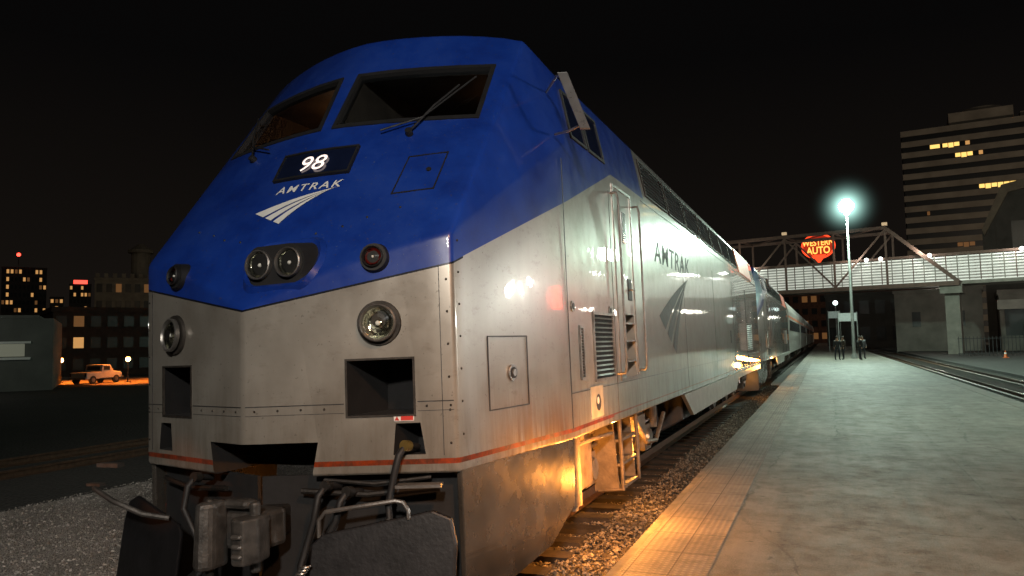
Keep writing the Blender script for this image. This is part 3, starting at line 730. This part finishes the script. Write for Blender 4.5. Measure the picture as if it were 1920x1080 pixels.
# ------------------------------------------------------------------ helpers for placing background
CY,SY=math.cos(RAD(22.55)),math.sin(RAD(22.55))
def light(name,typ,loc,energy,col,size=.3,target=None,spot=None,blend=.6):
    l=bpy.data.lights.new(name,typ); l.energy=energy; l.color=col
    if typ=='AREA': l.shape='DISK'; l.size=size
    elif typ!='SUN': l.shadow_soft_size=size
    if spot: l.spot_size=RAD(spot); l.spot_blend=blend
    o=bpy.data.objects.new(name,l); COL.objects.link(o); o.location=loc
    if target is not None: o.rotation_euler=(Vector(target)-Vector(loc)).to_track_quat('-Z','Y').to_euler()
    return o

POLE=M('galvanised_pole',(.30,.31,.30),.5,.5,5,.2)
GLOW=E('mercury_lamp_glow',(.86,1.0,.96),60)
LP=empty('street_lamp',(2.1,63.7,.2),label='tall steel platform lamp post with bright bluish white lamp',category='street lamp')
q=MB(); q.cyl((0,0,0),(0,0,11.4),.13,POLE,.075,n=12); q.cyl((0,0,0),(0,0,.35),.24,POLE,.2,n=12); q.obj('post',LP,smooth=40)
q=MB(); q.cyl((0,0,11.25),(0,0,11.35),.2,POLE,.3,n=16); q.cyl((0,0,12.42),(0,0,12.5),.3,POLE,.15,n=16); q.obj('lamp_housing',LP,smooth=40)
q=MB(); q.ball((0,0,11.9),.55,GLOW,18,12,(1,1,.95)); q.obj('lamp_globe',LP,smooth=60)
hm=bpy.data.materials.new('glare_halo_glow'); hm.use_nodes=True; nt=NT(hm); nt.n.clear()  # glare halo of the lamp drawn as an emitting volume, not mist
o_=nt.n.new('ShaderNodeOutputMaterial'); em=nt.n.new('ShaderNodeEmission'); em.inputs[0].default_value=(.55,1.0,.88,1)
cc=nt.coord(); ln=nt.n.new('ShaderNodeVectorMath'); ln.operation='LENGTH'; nt.l.new(cc,ln.inputs[0])
t=nt.math('SUBTRACT',1.0,nt.math('DIVIDE',ln.outputs['Value'],3.6),clamp=True)
nt.l.new(nt.math('MULTIPLY',nt.math('POWER',t,7.0),3.2),em.inputs[1]); nt.l.new(em.outputs[0],o_.inputs['Volume'])
q=MB(); q.ball((0,0,0),3.6,hm,24,16); q.obj('lamp_glare_halo',LP,(0,0,11.9))
light('platform_lamp_light','POINT',(2.1,62.6,11.6),14000,(.74,1,.82),.4)
for (x,y,r_,z_) in((16.8,27.4,.50,4.7),(15.0,29.8,.36,4.9),(22.0,12.0,.4,5)):
    e=empty('street_lamp',(x,y,-.12),label='yard lamp post with round white lamp beside the apron',category='street lamp',group='yard lamps beyond the second track')
    q=MB(); q.cyl((0,0,0),(0,0,z_-.4),.09,POLE,n=8); q.obj('post',e)
    q=MB(); q.ball((0,0,z_),r_,E('yard_lamp_glow',(1,.98,.92),100),12,8); q.obj('lamp_globe',e,smooth=60)
GL2=E('small_lamp_glow',(.8,1,.95),5)
SLM=empty('platform_lamp',(1.6,108,.2),label='low platform lamp post with white globe beside the train',category='street lamp',group='small globe lamps along the platform')
q=MB(); q.cyl((0,0,0),(0,0,5.9),.08,POLE,n=8); q.obj('post',SLM)
q=MB(); q.ball((0,0,6.2),.30,GL2,12,8); q.obj('lamp_globe',SLM,smooth=60)
copy_tree(SLM,(1.2,165,.2))
SGN=M('sign_face',(.35,.37,.36),.5,0,5,.2,emit=(.6,.7,.65),es=.10)
for (x,y,z,w) in((2.2,80,3.6,1.6),(1.2,96,4.3,1.2)):
    e=empty('platform_sign',(x,y,.2),label='pale rectangular notice board on thin steel posts',category='sign',group='notice boards on the platform')
    q=MB(); q.box((0,0,z),(w,.08,.8),SGN); q.obj('sign_panel',e)
    for s in(-1,1):
        q=MB(); q.cyl((s*(w/2+.04),0,0),(s*(w/2+.04),0,z+.5),.05,POLE,n=8); q.obj('post',e)

# ------------------------------------------------------------------ footbridge
BR=M('brown_steel',(.11,.058,.042),.6,.2,3,.3); WL=M('louvre_white_glowing',(.62,.62,.59),.5,0,1,.25,emit=(.95,.95,.85),es=.42)  # louvre emission stands in for light from the walkway lamps
CONC=M('bridge_concrete',(.24,.22,.19),.8,0,1.5,.25,.3,12)
FB=empty('footbridge',(0,89.35,0),(0,0,RAD(-12.4)),label='enclosed footbridge with brown steel truss and white louvred sides',category='bridge')
q=MB()
q.box2((-30,.8,7.0),(45,5.0,7.35),CONC); q.box2((-30,.8,10.0),(45,5.0,10.25),BR); q.obj('deck',FB)
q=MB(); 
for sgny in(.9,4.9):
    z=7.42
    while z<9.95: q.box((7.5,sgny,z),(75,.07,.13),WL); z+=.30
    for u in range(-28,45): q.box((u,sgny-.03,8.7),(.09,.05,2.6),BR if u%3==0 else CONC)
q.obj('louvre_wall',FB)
q=MB(); q.box2((-30,2.8,7.36),(45,2.9,9.9),M('walkway_inner',(.4,.4,.38),.6,0,1,.3,emit=(.9,.85,.7),es=.10)); q.obj('inner_wall',FB)  # inner wall also given emission, as if lit by lamps
def beam(q,a,b,w,mat):
    a=Vector(a);b=Vector(b);d=b-a; R=d.to_track_quat('X','Z').to_matrix(); q.box((a+b)/2,(d.length,w,w),mat,R)
q=MB()
for yy in(.3,5.4):
    beam(q,(-30,yy,13.4),(6.6,yy,13.4),.34,BR); beam(q,(-30,yy,7.1),(13.1,yy,7.1),.45,BR); beam(q,(6.6,yy,13.4),(13.1,yy,7.2),.38,BR)
    u=6.6;k=0
    while u>-30:
        beam(q,(u,yy,7.3),(u,yy,13.2),.20,BR)
        if k%2==0: beam(q,(u,yy,13.2),(u-5.2,yy,7.3),.18,BR)
        else: beam(q,(u,yy,7.3),(u-5.2,yy,13.2),.18,BR)
        u-=5.2;k+=1
u=6.6
while u>-30: beam(q,(u,.3,13.4),(u,5.4,13.4),.18,BR); beam(q,(u,.3,13.4),(u-5.2,5.4,13.4),.10,BR); u-=5.2
q.obj('truss',FB)
for u in(12.3,40):
    q=MB(); q.box2((u-.65,1.6,-.3),(u+.65,4.0,6.1),CONC); q.box2((u-1.0,.6,6.1),(u+1.0,5.2,6.98),CONC)
    q.obj('pier',FB)
FL=E('bridge_lamp_glow',(.95,1,.92),10)
for u in(4.6,6.0,10.6,18.5,27):
    q=MB(); q.ball((u,.62,10.12),.20,FL,10,6); q.obj('lamp',FB)
for u in(3.5,10,18,27,-8,-18):
    o=light('bridge_light','POINT',(0,0,0),260,(.98,1,.88),.2); o.parent=FB; o.location=(u,-.6,10.6)
for i,u in enumerate((6.6,-3.8)):
    q=MB(); q.box((u,.3,13.8),(.5,.3,.3),E('beacon_glow',(1,.7,.4),.45)); q.obj('beacon',FB)

# ------------------------------------------------------------------ round roof sign
NEON=E('neon_red',(1.0,.07,.02),1.6); NEON2=E('neon_letters',(1.0,.42,.08),2.2)
ws=empty('rooftop_sign',(-.6,435,1),(0,0,RAD(-10)),label='round red neon rooftop sign with arrow and orange lettering',category='neon sign')
def wmap(u,v,o=0): return Vector((u,-o,50+v))
q=MB()
for i in range(36):
    a0=math.pi*(1.5-.08)-2*math.pi*.92*i/36; a1=math.pi*(1.5-.08)-2*math.pi*.92*(i+1)/36
    q.poly([wmap(8.8*math.cos(a0),7.0*math.sin(a0)),wmap(8.8*math.cos(a1),7.0*math.sin(a1)),wmap(7.7*math.cos(a1),6.0*math.sin(a1)),wmap(7.7*math.cos(a0),6.0*math.sin(a0))],NEON)
q.poly([wmap(-3.4,-4.6,.2),wmap(3.8,-4.6,.2),wmap(.2,-9.8,.2)],NEON); q.obj('ring',ws)
q=MB(); textmap(q,'WESTERN',NEON2,lambda u,v:wmap(u,2.0+v,.6),w=16.0,h=3.4,bold=.02); textmap(q,'AUTO',NEON2,lambda u,v:wmap(u,-2.2+v,.6),w=12,h=4.0,bold=.02); q.obj('lettering',ws)
q=MB(); ell=[(8.2*math.cos(2*math.pi*i/36),6.4*math.sin(2*math.pi*i/36)) for i in range(36)]
q.prism([(a,.5,50+b_) for a,b_ in ell],[(a,.8,50+b_) for a,b_ in ell],M('sign_back',(.10,.02,.01),.7,emit=(1,.05,.02),es=.38))
for a in(-5,0,5): q.cyl((a,1.4,34),(a,1.4,50),.3,BR)
q.obj('sign_frame',ws)

# ------------------------------------------------------------------ buildings
WARM=E('window_warm',(1.0,.50,.16),.55); WARM2=E('window_yellow',(1.0,.62,.16),1.4); COOLW=E('window_cool',(.8,.9,.75),.4); DIMW=E('window_dim',(1.0,.45,.15),.10)
WDARK=M('window_dark',(.008,.009,.010),.4,0,3,.3)
def building(name,label,loc,rz,w,d,h,wall,storeys,bays,lit,litmat=WARM,sink=3,winh=.5,winw=.6,group=None):
    e=empty(name,loc,(0,0,rz),label=label,category='building')
    if group: e['group']=group
    q=MB(); q.box2((-w/2,0,-sink),(w/2,d,h),wall)
    q.box2((-w/2-.15,-.15,h),(w/2+.15,d+.15,h+.6),wall)
    q.obj('wall',e)
    sh=h/storeys; bw=w/bays
    for s in range(storeys):
        for b_ in range(bays):
            q=MB(); cx=-w/2+bw*(b_+.5); cz=sh*(s+.55)
            L=random.random()<lit
            mt=random.choice([litmat,DIMW,litmat]) if L else WDARK
            q.box((cx,-.03,cz),(bw*winw,.08,sh*winh),mt); q.box((cx,-.06,cz-sh*winh/2-.06),(bw*winw+.2,.16,.12),wall); q.obj('window',e)
    return e
BRK=M('brick_dark',(.10,.045,.028),.85,0,1.2,.4,.4,20); BRK2=M('brick_sooty',(.035,.017,.012),.85,0,1.2,.5,.4,20)
STN=M('stone_tan',(.18,.15,.115),.85,0,.8,.3); STD=M('concrete_dark',(.07,.066,.06),.85,0,.6,.3)
def at(px,d): r=(px-960)/1400; return (d*(CY*r-SY),d*(SY*r+CY))
def face(px):
    x,y=at(px,1); return math.atan2(-x,y)
x,y=at(1871,235)
HT=70
HR=empty('office_tower',(x,y,0),(0,0,RAD(-6)),label='pale concrete high-rise with dark ribbon windows, a few floors lit',category='building')
PALE=M('tower_concrete',(.32,.275,.22),.8,0,.2,.25)
q=MB(); q.box2((-24,0,-2),(30,30,HT),WDARK); q.obj('core',HR)
q=MB(); q.box2((-10,4,HT),(8,24,HT+5),PALE); q.cyl((0,14,HT+5),(0,14,HT+7),8.5,PALE,6.5,n=20); q.box2((10,6,HT),(24,20,HT+3),PALE); q.obj('roof_structure',HR)
for s in range(19):
    q=MB(); z=HT-s*3.65; q.box2((-24.3,-.35,z-1.9),(30.3,30.3,z),PALE)
    q.obj('storey_band',HR)
for s,a,b_,mt in((1,-16,-13,WARM2),(1,-12.4,-7.5,WARM2),(1,-6,-4.6,WARM),(2,-9,-4,WARM2),(2,-2.5,-1.2,WARM),(5,-3,7,WARM2),(5,8,10,WARM2),(8,6,7,WARM),(10,0,2,WARM),(10,-10,-5,DIMW),(11,10,11,WARM),(3,14,15,WARM),(7,-18,-17,DIMW)):
    z=HT-s*3.65-1.9; n=max(1,int((b_-a)/1.6)); 
    for k in range(n):
        q=MB(); q.box2((a+(b_-a)*k/n+.1,-.06,z-1.4-(.3 if k%2 else 0)),(a+(b_-a)*(k+1)/n-.1,-.02,z-.15),mt); q.obj('window',HR)
light('district_light','POINT',(62,170,25),42000,(1,.82,.62),2)
x,y=at(1850,112)
H=empty('station_hall',(x,y,0),(0,0,RAD(-12)),label='large stone station hall with sloping roof edge',category='building')
pr=[(0,-1),(0,17),(3.2,23.5),(14,25.5),(30,25.5),(30,-1)]
q=MB(); q.prism([(a,0,b_) for a,b_ in pr],[(a,30,b_) for a,b_ in pr],STD)
for k in range(5): q.box2((1+k*5,-.3,10),(1.7+k*5,.01,20),STD)
q.obj('wall',H)
q=MB(); q.prism([(a-.4 if i in(1,2) else a,-.6,b_+.5) for i,(a,b_) in enumerate(pr[1:5])]+[(30,-.6,24.8),(14,-.6,24.8),(3.6,-.6,22.8),(.3,-.6,16.6)],[(a-.4 if i in(1,2) else a,0,b_+.5) for i,(a,b_) in enumerate(pr[1:5])]+[(30,0,24.8),(14,0,24.8),(3.6,0,22.8),(.3,0,16.6)],STN); q.obj('cornice',H)
for k in range(4):
    q=MB(); q.box((5.0+k*5,-.06,15),(2.6,.1,7),WDARK); q.obj('window',H)
light('wall_light','POINT',(24,112,18),900,(1,.78,.55),.4)
b1=building('freight_building','low concrete building behind the bridge pier',(13.2,106,-.2),RAD(-9),9.5,12,7.4,M('abutment_concrete',(.20,.19,.165),.8,0,.5,.35),1,2,.0,winh=.25,winw=.2)
b2=building('service_building','long service building with dark bays behind the stored coach',(30,101,-.2),RAD(-9),22,12,6.6,M('grey_render_wall',(.20,.185,.16),.8,0,.6,.35),1,7,.0,COOLW,winh=.55,winw=.7)
q=MB(); q.box2((-11.2,-.5,4.9),(11.2,-.02,6.0),M('pale_beam',(.40,.39,.35),.7,0,1,.2)); q.obj('fascia_beam',b2)
b3=building('dark_warehouse','dark masonry warehouse beyond the platform',(7.0,150,-.2),RAD(-6),13,14,9.5,STD,2,5,.15,DIMW)
b4=building('brick_block','dark brick block below the neon sign',(2,420,0),RAD(-8),46,20,36,BRK,9,12,.12,DIMW)
x,y=at(1500,260)
b5=building('brick_block','dim brick block beyond the end of the train',(x,y,0),RAD(-8),30,14,17,BRK,4,10,.25,DIMW)
for i,(xx,yy,zz,en) in enumerate(((12,100,5.5,200),(24,96,5.5,260),(33,95,5,220),(5,140,6,150))):
    light('wall_light','POINT',(xx,yy-3,zz),en,(1,.94,.78),.3)
# left side
STREET=-1.0
x,y=at(99,60)
lb=empty('low_building',(x,y,STREET),(0,0,face(97)-RAD(3)),label='plain grey concrete building with one ribbon of lit windows',category='building')
LG=M('grey_concrete',(.12,.12,.112),.8,0,.5,.25,.3,8)
q=MB(); q.box2((-26,0,-1),(0,14,5.7),LG); q.box2((-26.1,-.1,5.7),(-1.0,14.1,5.95),LG); q.obj('wall',lb)
for k in range(6):
    q=MB(); q.box((-3.0-k*2.5,-.03,3.2),(2.2,.1,1.0),E('ribbon_window_glow',(.85,.85,.65),.10)); w=q.obj('window',lb)
for a,b_ in((2.45,2.63),(3.72,3.88)):
    q=MB(); q.box2((-24,-.25,a),(-1.5,-.0,b_),WHITE); q.obj('sill',lb)
light('wall_light','POINT',(x+2,y-10,4),170,(1,.97,.85),.3)
x,y=at(225,96); building('brick_building','dark brick building with a few warm lit windows',(x,y,STREET),face(225)+RAD(10),15,12,8.0,BRK2,3,8,.14,WARM)
x,y=at(140,104); building('brick_building','brown brick building behind the street lamps',(x,y,STREET),face(140),9,12,6.4,BRK2,2,5,.2,WARM)
x,y=at(238,165); tb=building('towered_building','stone building with crenellated roof and round tower',(x,y,STREET),face(238),13,12,18.6,STN,5,7,.2,DIMW)
q=MB(); q.cyl((2.5,6,18.6),(2.5,6,25.5),2.0,STN,n=16); q.cyl((2.5,6,25.5),(2.5,6,26.2),2.7,STN,n=16); q.cyl((2.5,6,26.2),(2.5,6,27.6),2.5,STN,.6,n=16)
q.obj('turret',tb)
for k in range(8):
    q=MB(); q.box((-6+k*1.7,0,19.7),(.8,.4,.9),STN); q.obj('merlon',tb)
light('district_light','POINT',(*at(225,145),14),450,(1,.6,.3),1)
x,y=at(42,410); building('office_block','distant office tower with many small lit windows',(x,y,-2),face(42),21,16,51,STD,12,11,.4,WARM,group='distant lit towers')
x,y=at(148,430); ob=building('office_block','distant office tower with red lit rooftop sign',(x,y,-2),face(148),11,12,43,STD,11,6,.3,WARM,group='distant lit towers')
q=MB(); q.box((0,-.3,44.6),(7,.3,2.2),E('red_sign_glow',(1,.08,.05),2.2)); q.obj('red_sign',ob)
x,y=at(104,380); building('office_block','distant narrow tower with yellow lit windows',(x,y,-2),face(104),6,10,32,STD,9,3,.6,WARM,group='distant lit towers')
x,y=at(30,405); m_=MB(); m_.ball((0,0,0),1.0,E('red_beacon_glow',(1,.05,.03),6),8,6); m_.cyl((0,0,-6),(0,0,0),.2,STD); m_.obj('rooftop_beacon',None,(x,y,56),label='small red aircraft beacon on a short mast',category='beacon')
SOD=E('sodium_glow',(1,.50,.16),22)
for i,(px,d) in enumerate(((115,74),(240,72),(350,80))):
    x,y=at(px,d)
    e=empty('garden_lamp',(x,y,STREET),label='short post lamp with orange sodium glow by the street',category='street lamp',group='orange lamps along the lower street')
    q=MB(); q.cyl((0,0,0),(0,0,2.0),.06,DGREY,n=8); q.cyl((0,0,2.38),(0,0,2.48),.3,DGREY,.05,n=10); q.obj('post',e)
    q=MB(); q.ball((0,0,2.18),.22,SOD,10,8); q.obj('lamp_globe',e,smooth=60)
    light('sodium_light','SPOT',(x,y,STREET+4.0),4200,(1,.22,.02),.2,(x,y,-3),130,.6)
q=MB(); x,y=at(200,78); q.box2((x-30,y-9,-1.2),(x+30,y+7,-.985),M('asphalt_street',(.24,.20,.17),.7,0,2,.3)); q.obj('street',kind='structure',label='lower asphalt street under orange lamps')
PT=empty('pickup_truck',(*at(182,70),STREET+.02),(0,0,face(178)+RAD(48)),label='white pickup truck parked on the orange lit street',category='pickup truck')
q=MB(); pr=[(-2.6,.45),(-2.6,1.05),(-.5,1.1),(-.35,1.72),(.75,1.75),(1.25,1.15),(2.5,1.0),(2.6,.5)]
PW=M('truck_white',(.42,.42,.40),.4,0,5,.1)
q.prism([(a*.85,-.92,b_) for a,b_ in pr],[(a*.85,.92,b_) for a,b_ in pr],PW); q.obj('body',PT,bevel=.06)
q=MB()
for s in(-1,1): q.box((.2,s*.925,1.42),(.75,.02,.36),WDARK)
q.box((-.38,0,1.42),(.03,1.4,.36),WDARK,Matrix.Rotation(RAD(12),3,'Y')); q.obj('window',PT)
for a in(-1.45,1.4):
    for s in(-1,1):
        q=MB(); q.cyl((a,s*.78,.38),(a,s*.95,.38),.38,BLACK,n=18); q.cyl((a,s*.95,.38),(a,s*.97,.38),.2,STEEL,n=12); q.obj('wheel',PT)
for s in(-1,1):
    q=MB(); q.box((-2.22,s*.8,.85),(.04,.16,.3),REDL); q.obj('tail_light',PT)
for a in(-2.27,2.25):
    q=MB(); q.box((a,0,.52),(.14,1.8,.16),STEEL); q.obj('bumper',PT)

OC=empty('stored_coach',(20.2,84,-.1),(0,0,RAD(-8)),label='dark stored railway coach with arched windows behind the fence',category='railway coach')
q=MB(); sec=[(-1.5,.8),(-1.5,3.1),(-1.1,3.6),(0,3.8),(1.1,3.6),(1.5,3.1),(1.5,.8)]
q.prism([(x_,0,z) for x_,z in sec],[(x_,22,z) for x_,z in sec],M('olive_coach',(.10,.11,.09),.5,.1,1,.3)); q.obj('coach_body',OC)
for i in range(8):
    q=MB(); q.box((-1.51,2+i*2.5,2.3),(.04,1.4,.8),WDARK); q.obj('window',OC)
q=MB(); q.box((0,-.02,2.0),(.8,.05,2.0),WDARK); q.obj('door',OC)
FN=empty('yard_fence',(11.5,80,-.12),label='dark steel picket fence beside the bridge pier',category='fence')
q=MB()
for i in range(46): q.box((i*.3,0,.9),(.05,.05,1.8),DGREY)
for z in(.25,1.6): q.box((6.8,0,z),(13.8,.04,.06),DGREY)
q.obj('pickets',FN)
x,y=at(1878,62); CN=empty('traffic_cone',(x,y,-.12),label='small orange traffic cone on the asphalt',category='traffic cone')
q=MB(); q.cyl((0,0,.03),(0,0,.6),.15,ORANGEP,.03,n=14); q.box((0,0,.02),(.42,.42,.04),ORANGEP); q.obj('cone_body',CN)
q=MB(); q.cyl((0,0,.33),(0,0,.43),.094,WHITE,.075,n=14); q.obj('collar',CN)
e=empty('red_reflection_board',(10.9,30.2,-.1),(0,0,RAD(-24)),label='unseen red glowing board on two posts, added for its reflection',category='sign')  # out of view, added to put a red reflection on the train side
q=MB(); q.box((0,0,3.7),(1.5,.2,1.4),E('red_reflection_board_glow',(1,.045,.02),14)); q.obj('sign_panel',e)  # panel of the added reflection board
for s in(-1,1):
    q=MB(); q.cyl((s*.6,0,-.1),(s*.6,0,3.0),.06,POLE,n=8); q.obj('post',e)

# ------------------------------------------------------------------ people
SKN=M('skin',(.35,.2,.14),.6); HAIR=M('hair_dark',(.03,.02,.015),.8)
def person(loc,rz,label,coat,trouser,stride=.12,arm=.1,h=1.75):
    e=empty('person',loc,(0,0,rz),label=label,category='person',group='people standing on the platform')
    def skin(name,verts,edges,rad,par,mats):
        me=bpy.data.meshes.new(name); me.from_pydata(verts,edges,[]); o=bpy.data.objects.new(name,me); COL.objects.link(o)
        md=o.modifiers.new('s','SKIN'); 
        for i,r in enumerate(rad): me.skin_vertices[0].data[i].radius=r if isinstance(r,tuple) else (r,r)
        me.skin_vertices[0].data[0].use_root=True
        o.modifiers.new('u','SUBSURF').levels=1
        dg=bpy.context.evaluated_depsgraph_get(); m2=bpy.data.meshes.new_from_object(o.evaluated_get(dg)); o.modifiers.clear(); o.data=m2
        m2.materials.clear(); 
        for m in mats: m2.materials.append(m)
        m2.polygons.foreach_set('use_smooth',[True]*len(m2.polygons)); o.parent=par; return o
    s=stride
    V=[(0,0,.95),(0,0,1.15),(0,0,1.38),(0,0,1.50),(0,-.01,1.62),(0,-.01,1.70),
       (.10,0,.90),(.11,-s,.5),(.11,-s*.6,.09),(.12,-s*.6-.14,.04),(-.10,0,.90),(-.11,s,.5),(-.11,s*1.3,.09),(-.12,s*1.3-.14,.04),
       (.20,0,1.40),(.25,arm*.2,1.14),(.23,-arm,.90),(.23,-arm-.03,.80),(-.20,0,1.40),(-.25,-arm*.2,1.14),(-.23,arm*.5-.05,.90),(-.23,arm*.5-.08,.80)]
    Ed=[(0,1),(1,2),(2,3),(3,4),(4,5),(0,6),(6,7),(7,8),(8,9),(0,10),(10,11),(11,12),(12,13),(2,14),(14,15),(15,16),(16,17),(2,18),(18,19),(19,20),(20,21)]
    R=[(.15,.11),(.15,.11),(.17,.11),.06,.09,.08,.10,.065,.045,.04,.10,.065,.045,.04,.065,.05,.038,.03,.065,.05,.038,.03]
    o=skin('body',V,Ed,R,e,[SKN,trouser])
    for p in o.data.polygons:
        if p.center.z<1.0 and abs(p.center.x)<.21: p.material_index=1
    Vc=[(0,0,.80),(0,0,1.15),(0,0,1.40),(.20,0,1.41),(.255,arm*.2,1.14),(.235,-arm,.93),(-.20,0,1.41),(-.255,-arm*.2,1.14),(-.235,arm*.5-.05,.93)]
    skin('coat',Vc,[(0,1),(1,2),(2,3),(3,4),(4,5),(2,6),(6,7),(7,8)],[(.19,.15),(.18,.14),(.19,.13),.08,.068,.055,.08,.068,.055],e,[coat])
    q=MB(); q.ball((0,.02,1.70),.098,HAIR,12,8,(.95,1.05,.85)); q.obj('hair',e,smooth=60)
    e.scale=(h/1.78,)*3
    return e
ck=[M('coat_black',(.02,.02,.022),.8),M('coat_brown',(.06,.045,.035),.8),M('coat_grey',(.10,.10,.11),.8)]; tr=M('trousers_dark',(.02,.022,.03),.8)
person((.85,59.5,.2),RAD(20),'person in a black coat standing on the platform',ck[0],tr)
person((1.25,60.2,.2),RAD(-60),'person in a brown coat facing a companion',ck[1],tr,.05)
person((2.35,59.6,.2),RAD(120),'person in a dark coat beside the lamp post',ck[0],tr,.03)
person((2.65,62.5,.2),RAD(30),'person in a grey jacket near the lamp post',ck[2],tr,.08)

# ------------------------------------------------------------------ lights
light('key_lamp','SPOT',(3.2,-7.5,7.0),5400,(1,.92,.81),.35,(-3.6,5.5,2.7),46,.7)
light('side_fill_light','POINT',(13.0,11.0,3.4),1700,(1,.97,.90),.30)  # unseen fill light added to brighten the train side
light('fill_light_far','POINT',(17.0,27.0,4.4),2300,(.92,1,.88),.4)  # fill light added out of view, off the platform
light('fill_light_mid','POINT',(10.0,44,8),1900,(.66,1,.76),.5)  # second added fill light, also unseen and off the platform
light('platform_lamp_overhead','SPOT',(2.0,17.0,9.0),1500,(.80,1,.76),.4,(2.2,19,0),105,1)
light('sodium_near','SPOT',(2.9,-1.0,6.5),3600,(1,.47,.20),.25,(1.8,4.6,0),84,1)
light('sodium_edge','SPOT',(-.4,3.0,4.2),450,(1,.34,.06),.1,(-1.95,6.0,0),40,1)
light('underframe_glow_light','POINT',(-1.80,7.0,.60),170,(1,.34,.05),.05)  # orange lights added under the train to brighten steps and ballast
light('underframe_glow_light','POINT',(-2.15,9.1,.60),90,(1,.36,.06),.06)
light('underframe_glow_light','POINT',(-1.85,27.0,.9),60,(1,.40,.08),.1)  # orange glow added likewise under the second locomotive
light('underframe_glow_light','POINT',(-1.85,36,.9),50,(1,.40,.08),.1)
light('yard_lamp','SPOT',(-9.0,1.0,1.6),150,(1,.26,.04),.1,(-4.98,3.95,.98),7,.5)
light('yard_lamp_white','SPOT',(-9,-5,8),1300,(1,.95,.88),.3,(-9.7,7.3,0),46,.8)
sn=light('city_glow','SUN',(0,0,50),.06,(1,.9,.75),.3,(-20,80,0)); sn.data.angle=RAD(20)

# ------------------------------------------------------------------ world
w=bpy.data.worlds.new("World"); S.world=w; w.use_nodes=True; nt=NT(w); bg=nt.n['Background']
tc=nt.n.new('ShaderNodeTexCoord'); X,Y,Z=nt.sep(tc.outputs['Generated'])
f=nt.ramp(Z,0.0,.35)
col=nt.mix(f,(.0085,.0065,.005,1),(.0022,.0020,.0020,1))
nt.l.new(col,bg.inputs[0]); bg.inputs[1].default_value=1.0

# ------------------------------------------------------------------ camera
ps=RAD(22.55); th=RAD(4.26); ro=RAD(1.2)
fw=Vector((-math.sin(ps)*math.cos(th),math.cos(ps)*math.cos(th),math.sin(th))); r0=Vector((math.cos(ps),math.sin(ps),0)); u0=r0.cross(fw)
r=r0*math.cos(ro)-u0*math.sin(ro); u=u0*math.cos(ro)+r0*math.sin(ro)
cam=bpy.data.cameras.new('camera'); co=bpy.data.objects.new('camera',cam); COL.objects.link(co)
Mx=Matrix((r,u,-fw)).transposed().to_4x4(); Mx.translation=Vector((0,0,1.9)); co.matrix_world=Mx
cam.sensor_width=36; cam.lens=36*1400/1920; cam.clip_end=5000; cam.clip_start=.05
S.camera=co
S.view_settings.view_transform='Standard'; S.view_settings.look='None'; S.view_settings.exposure=0
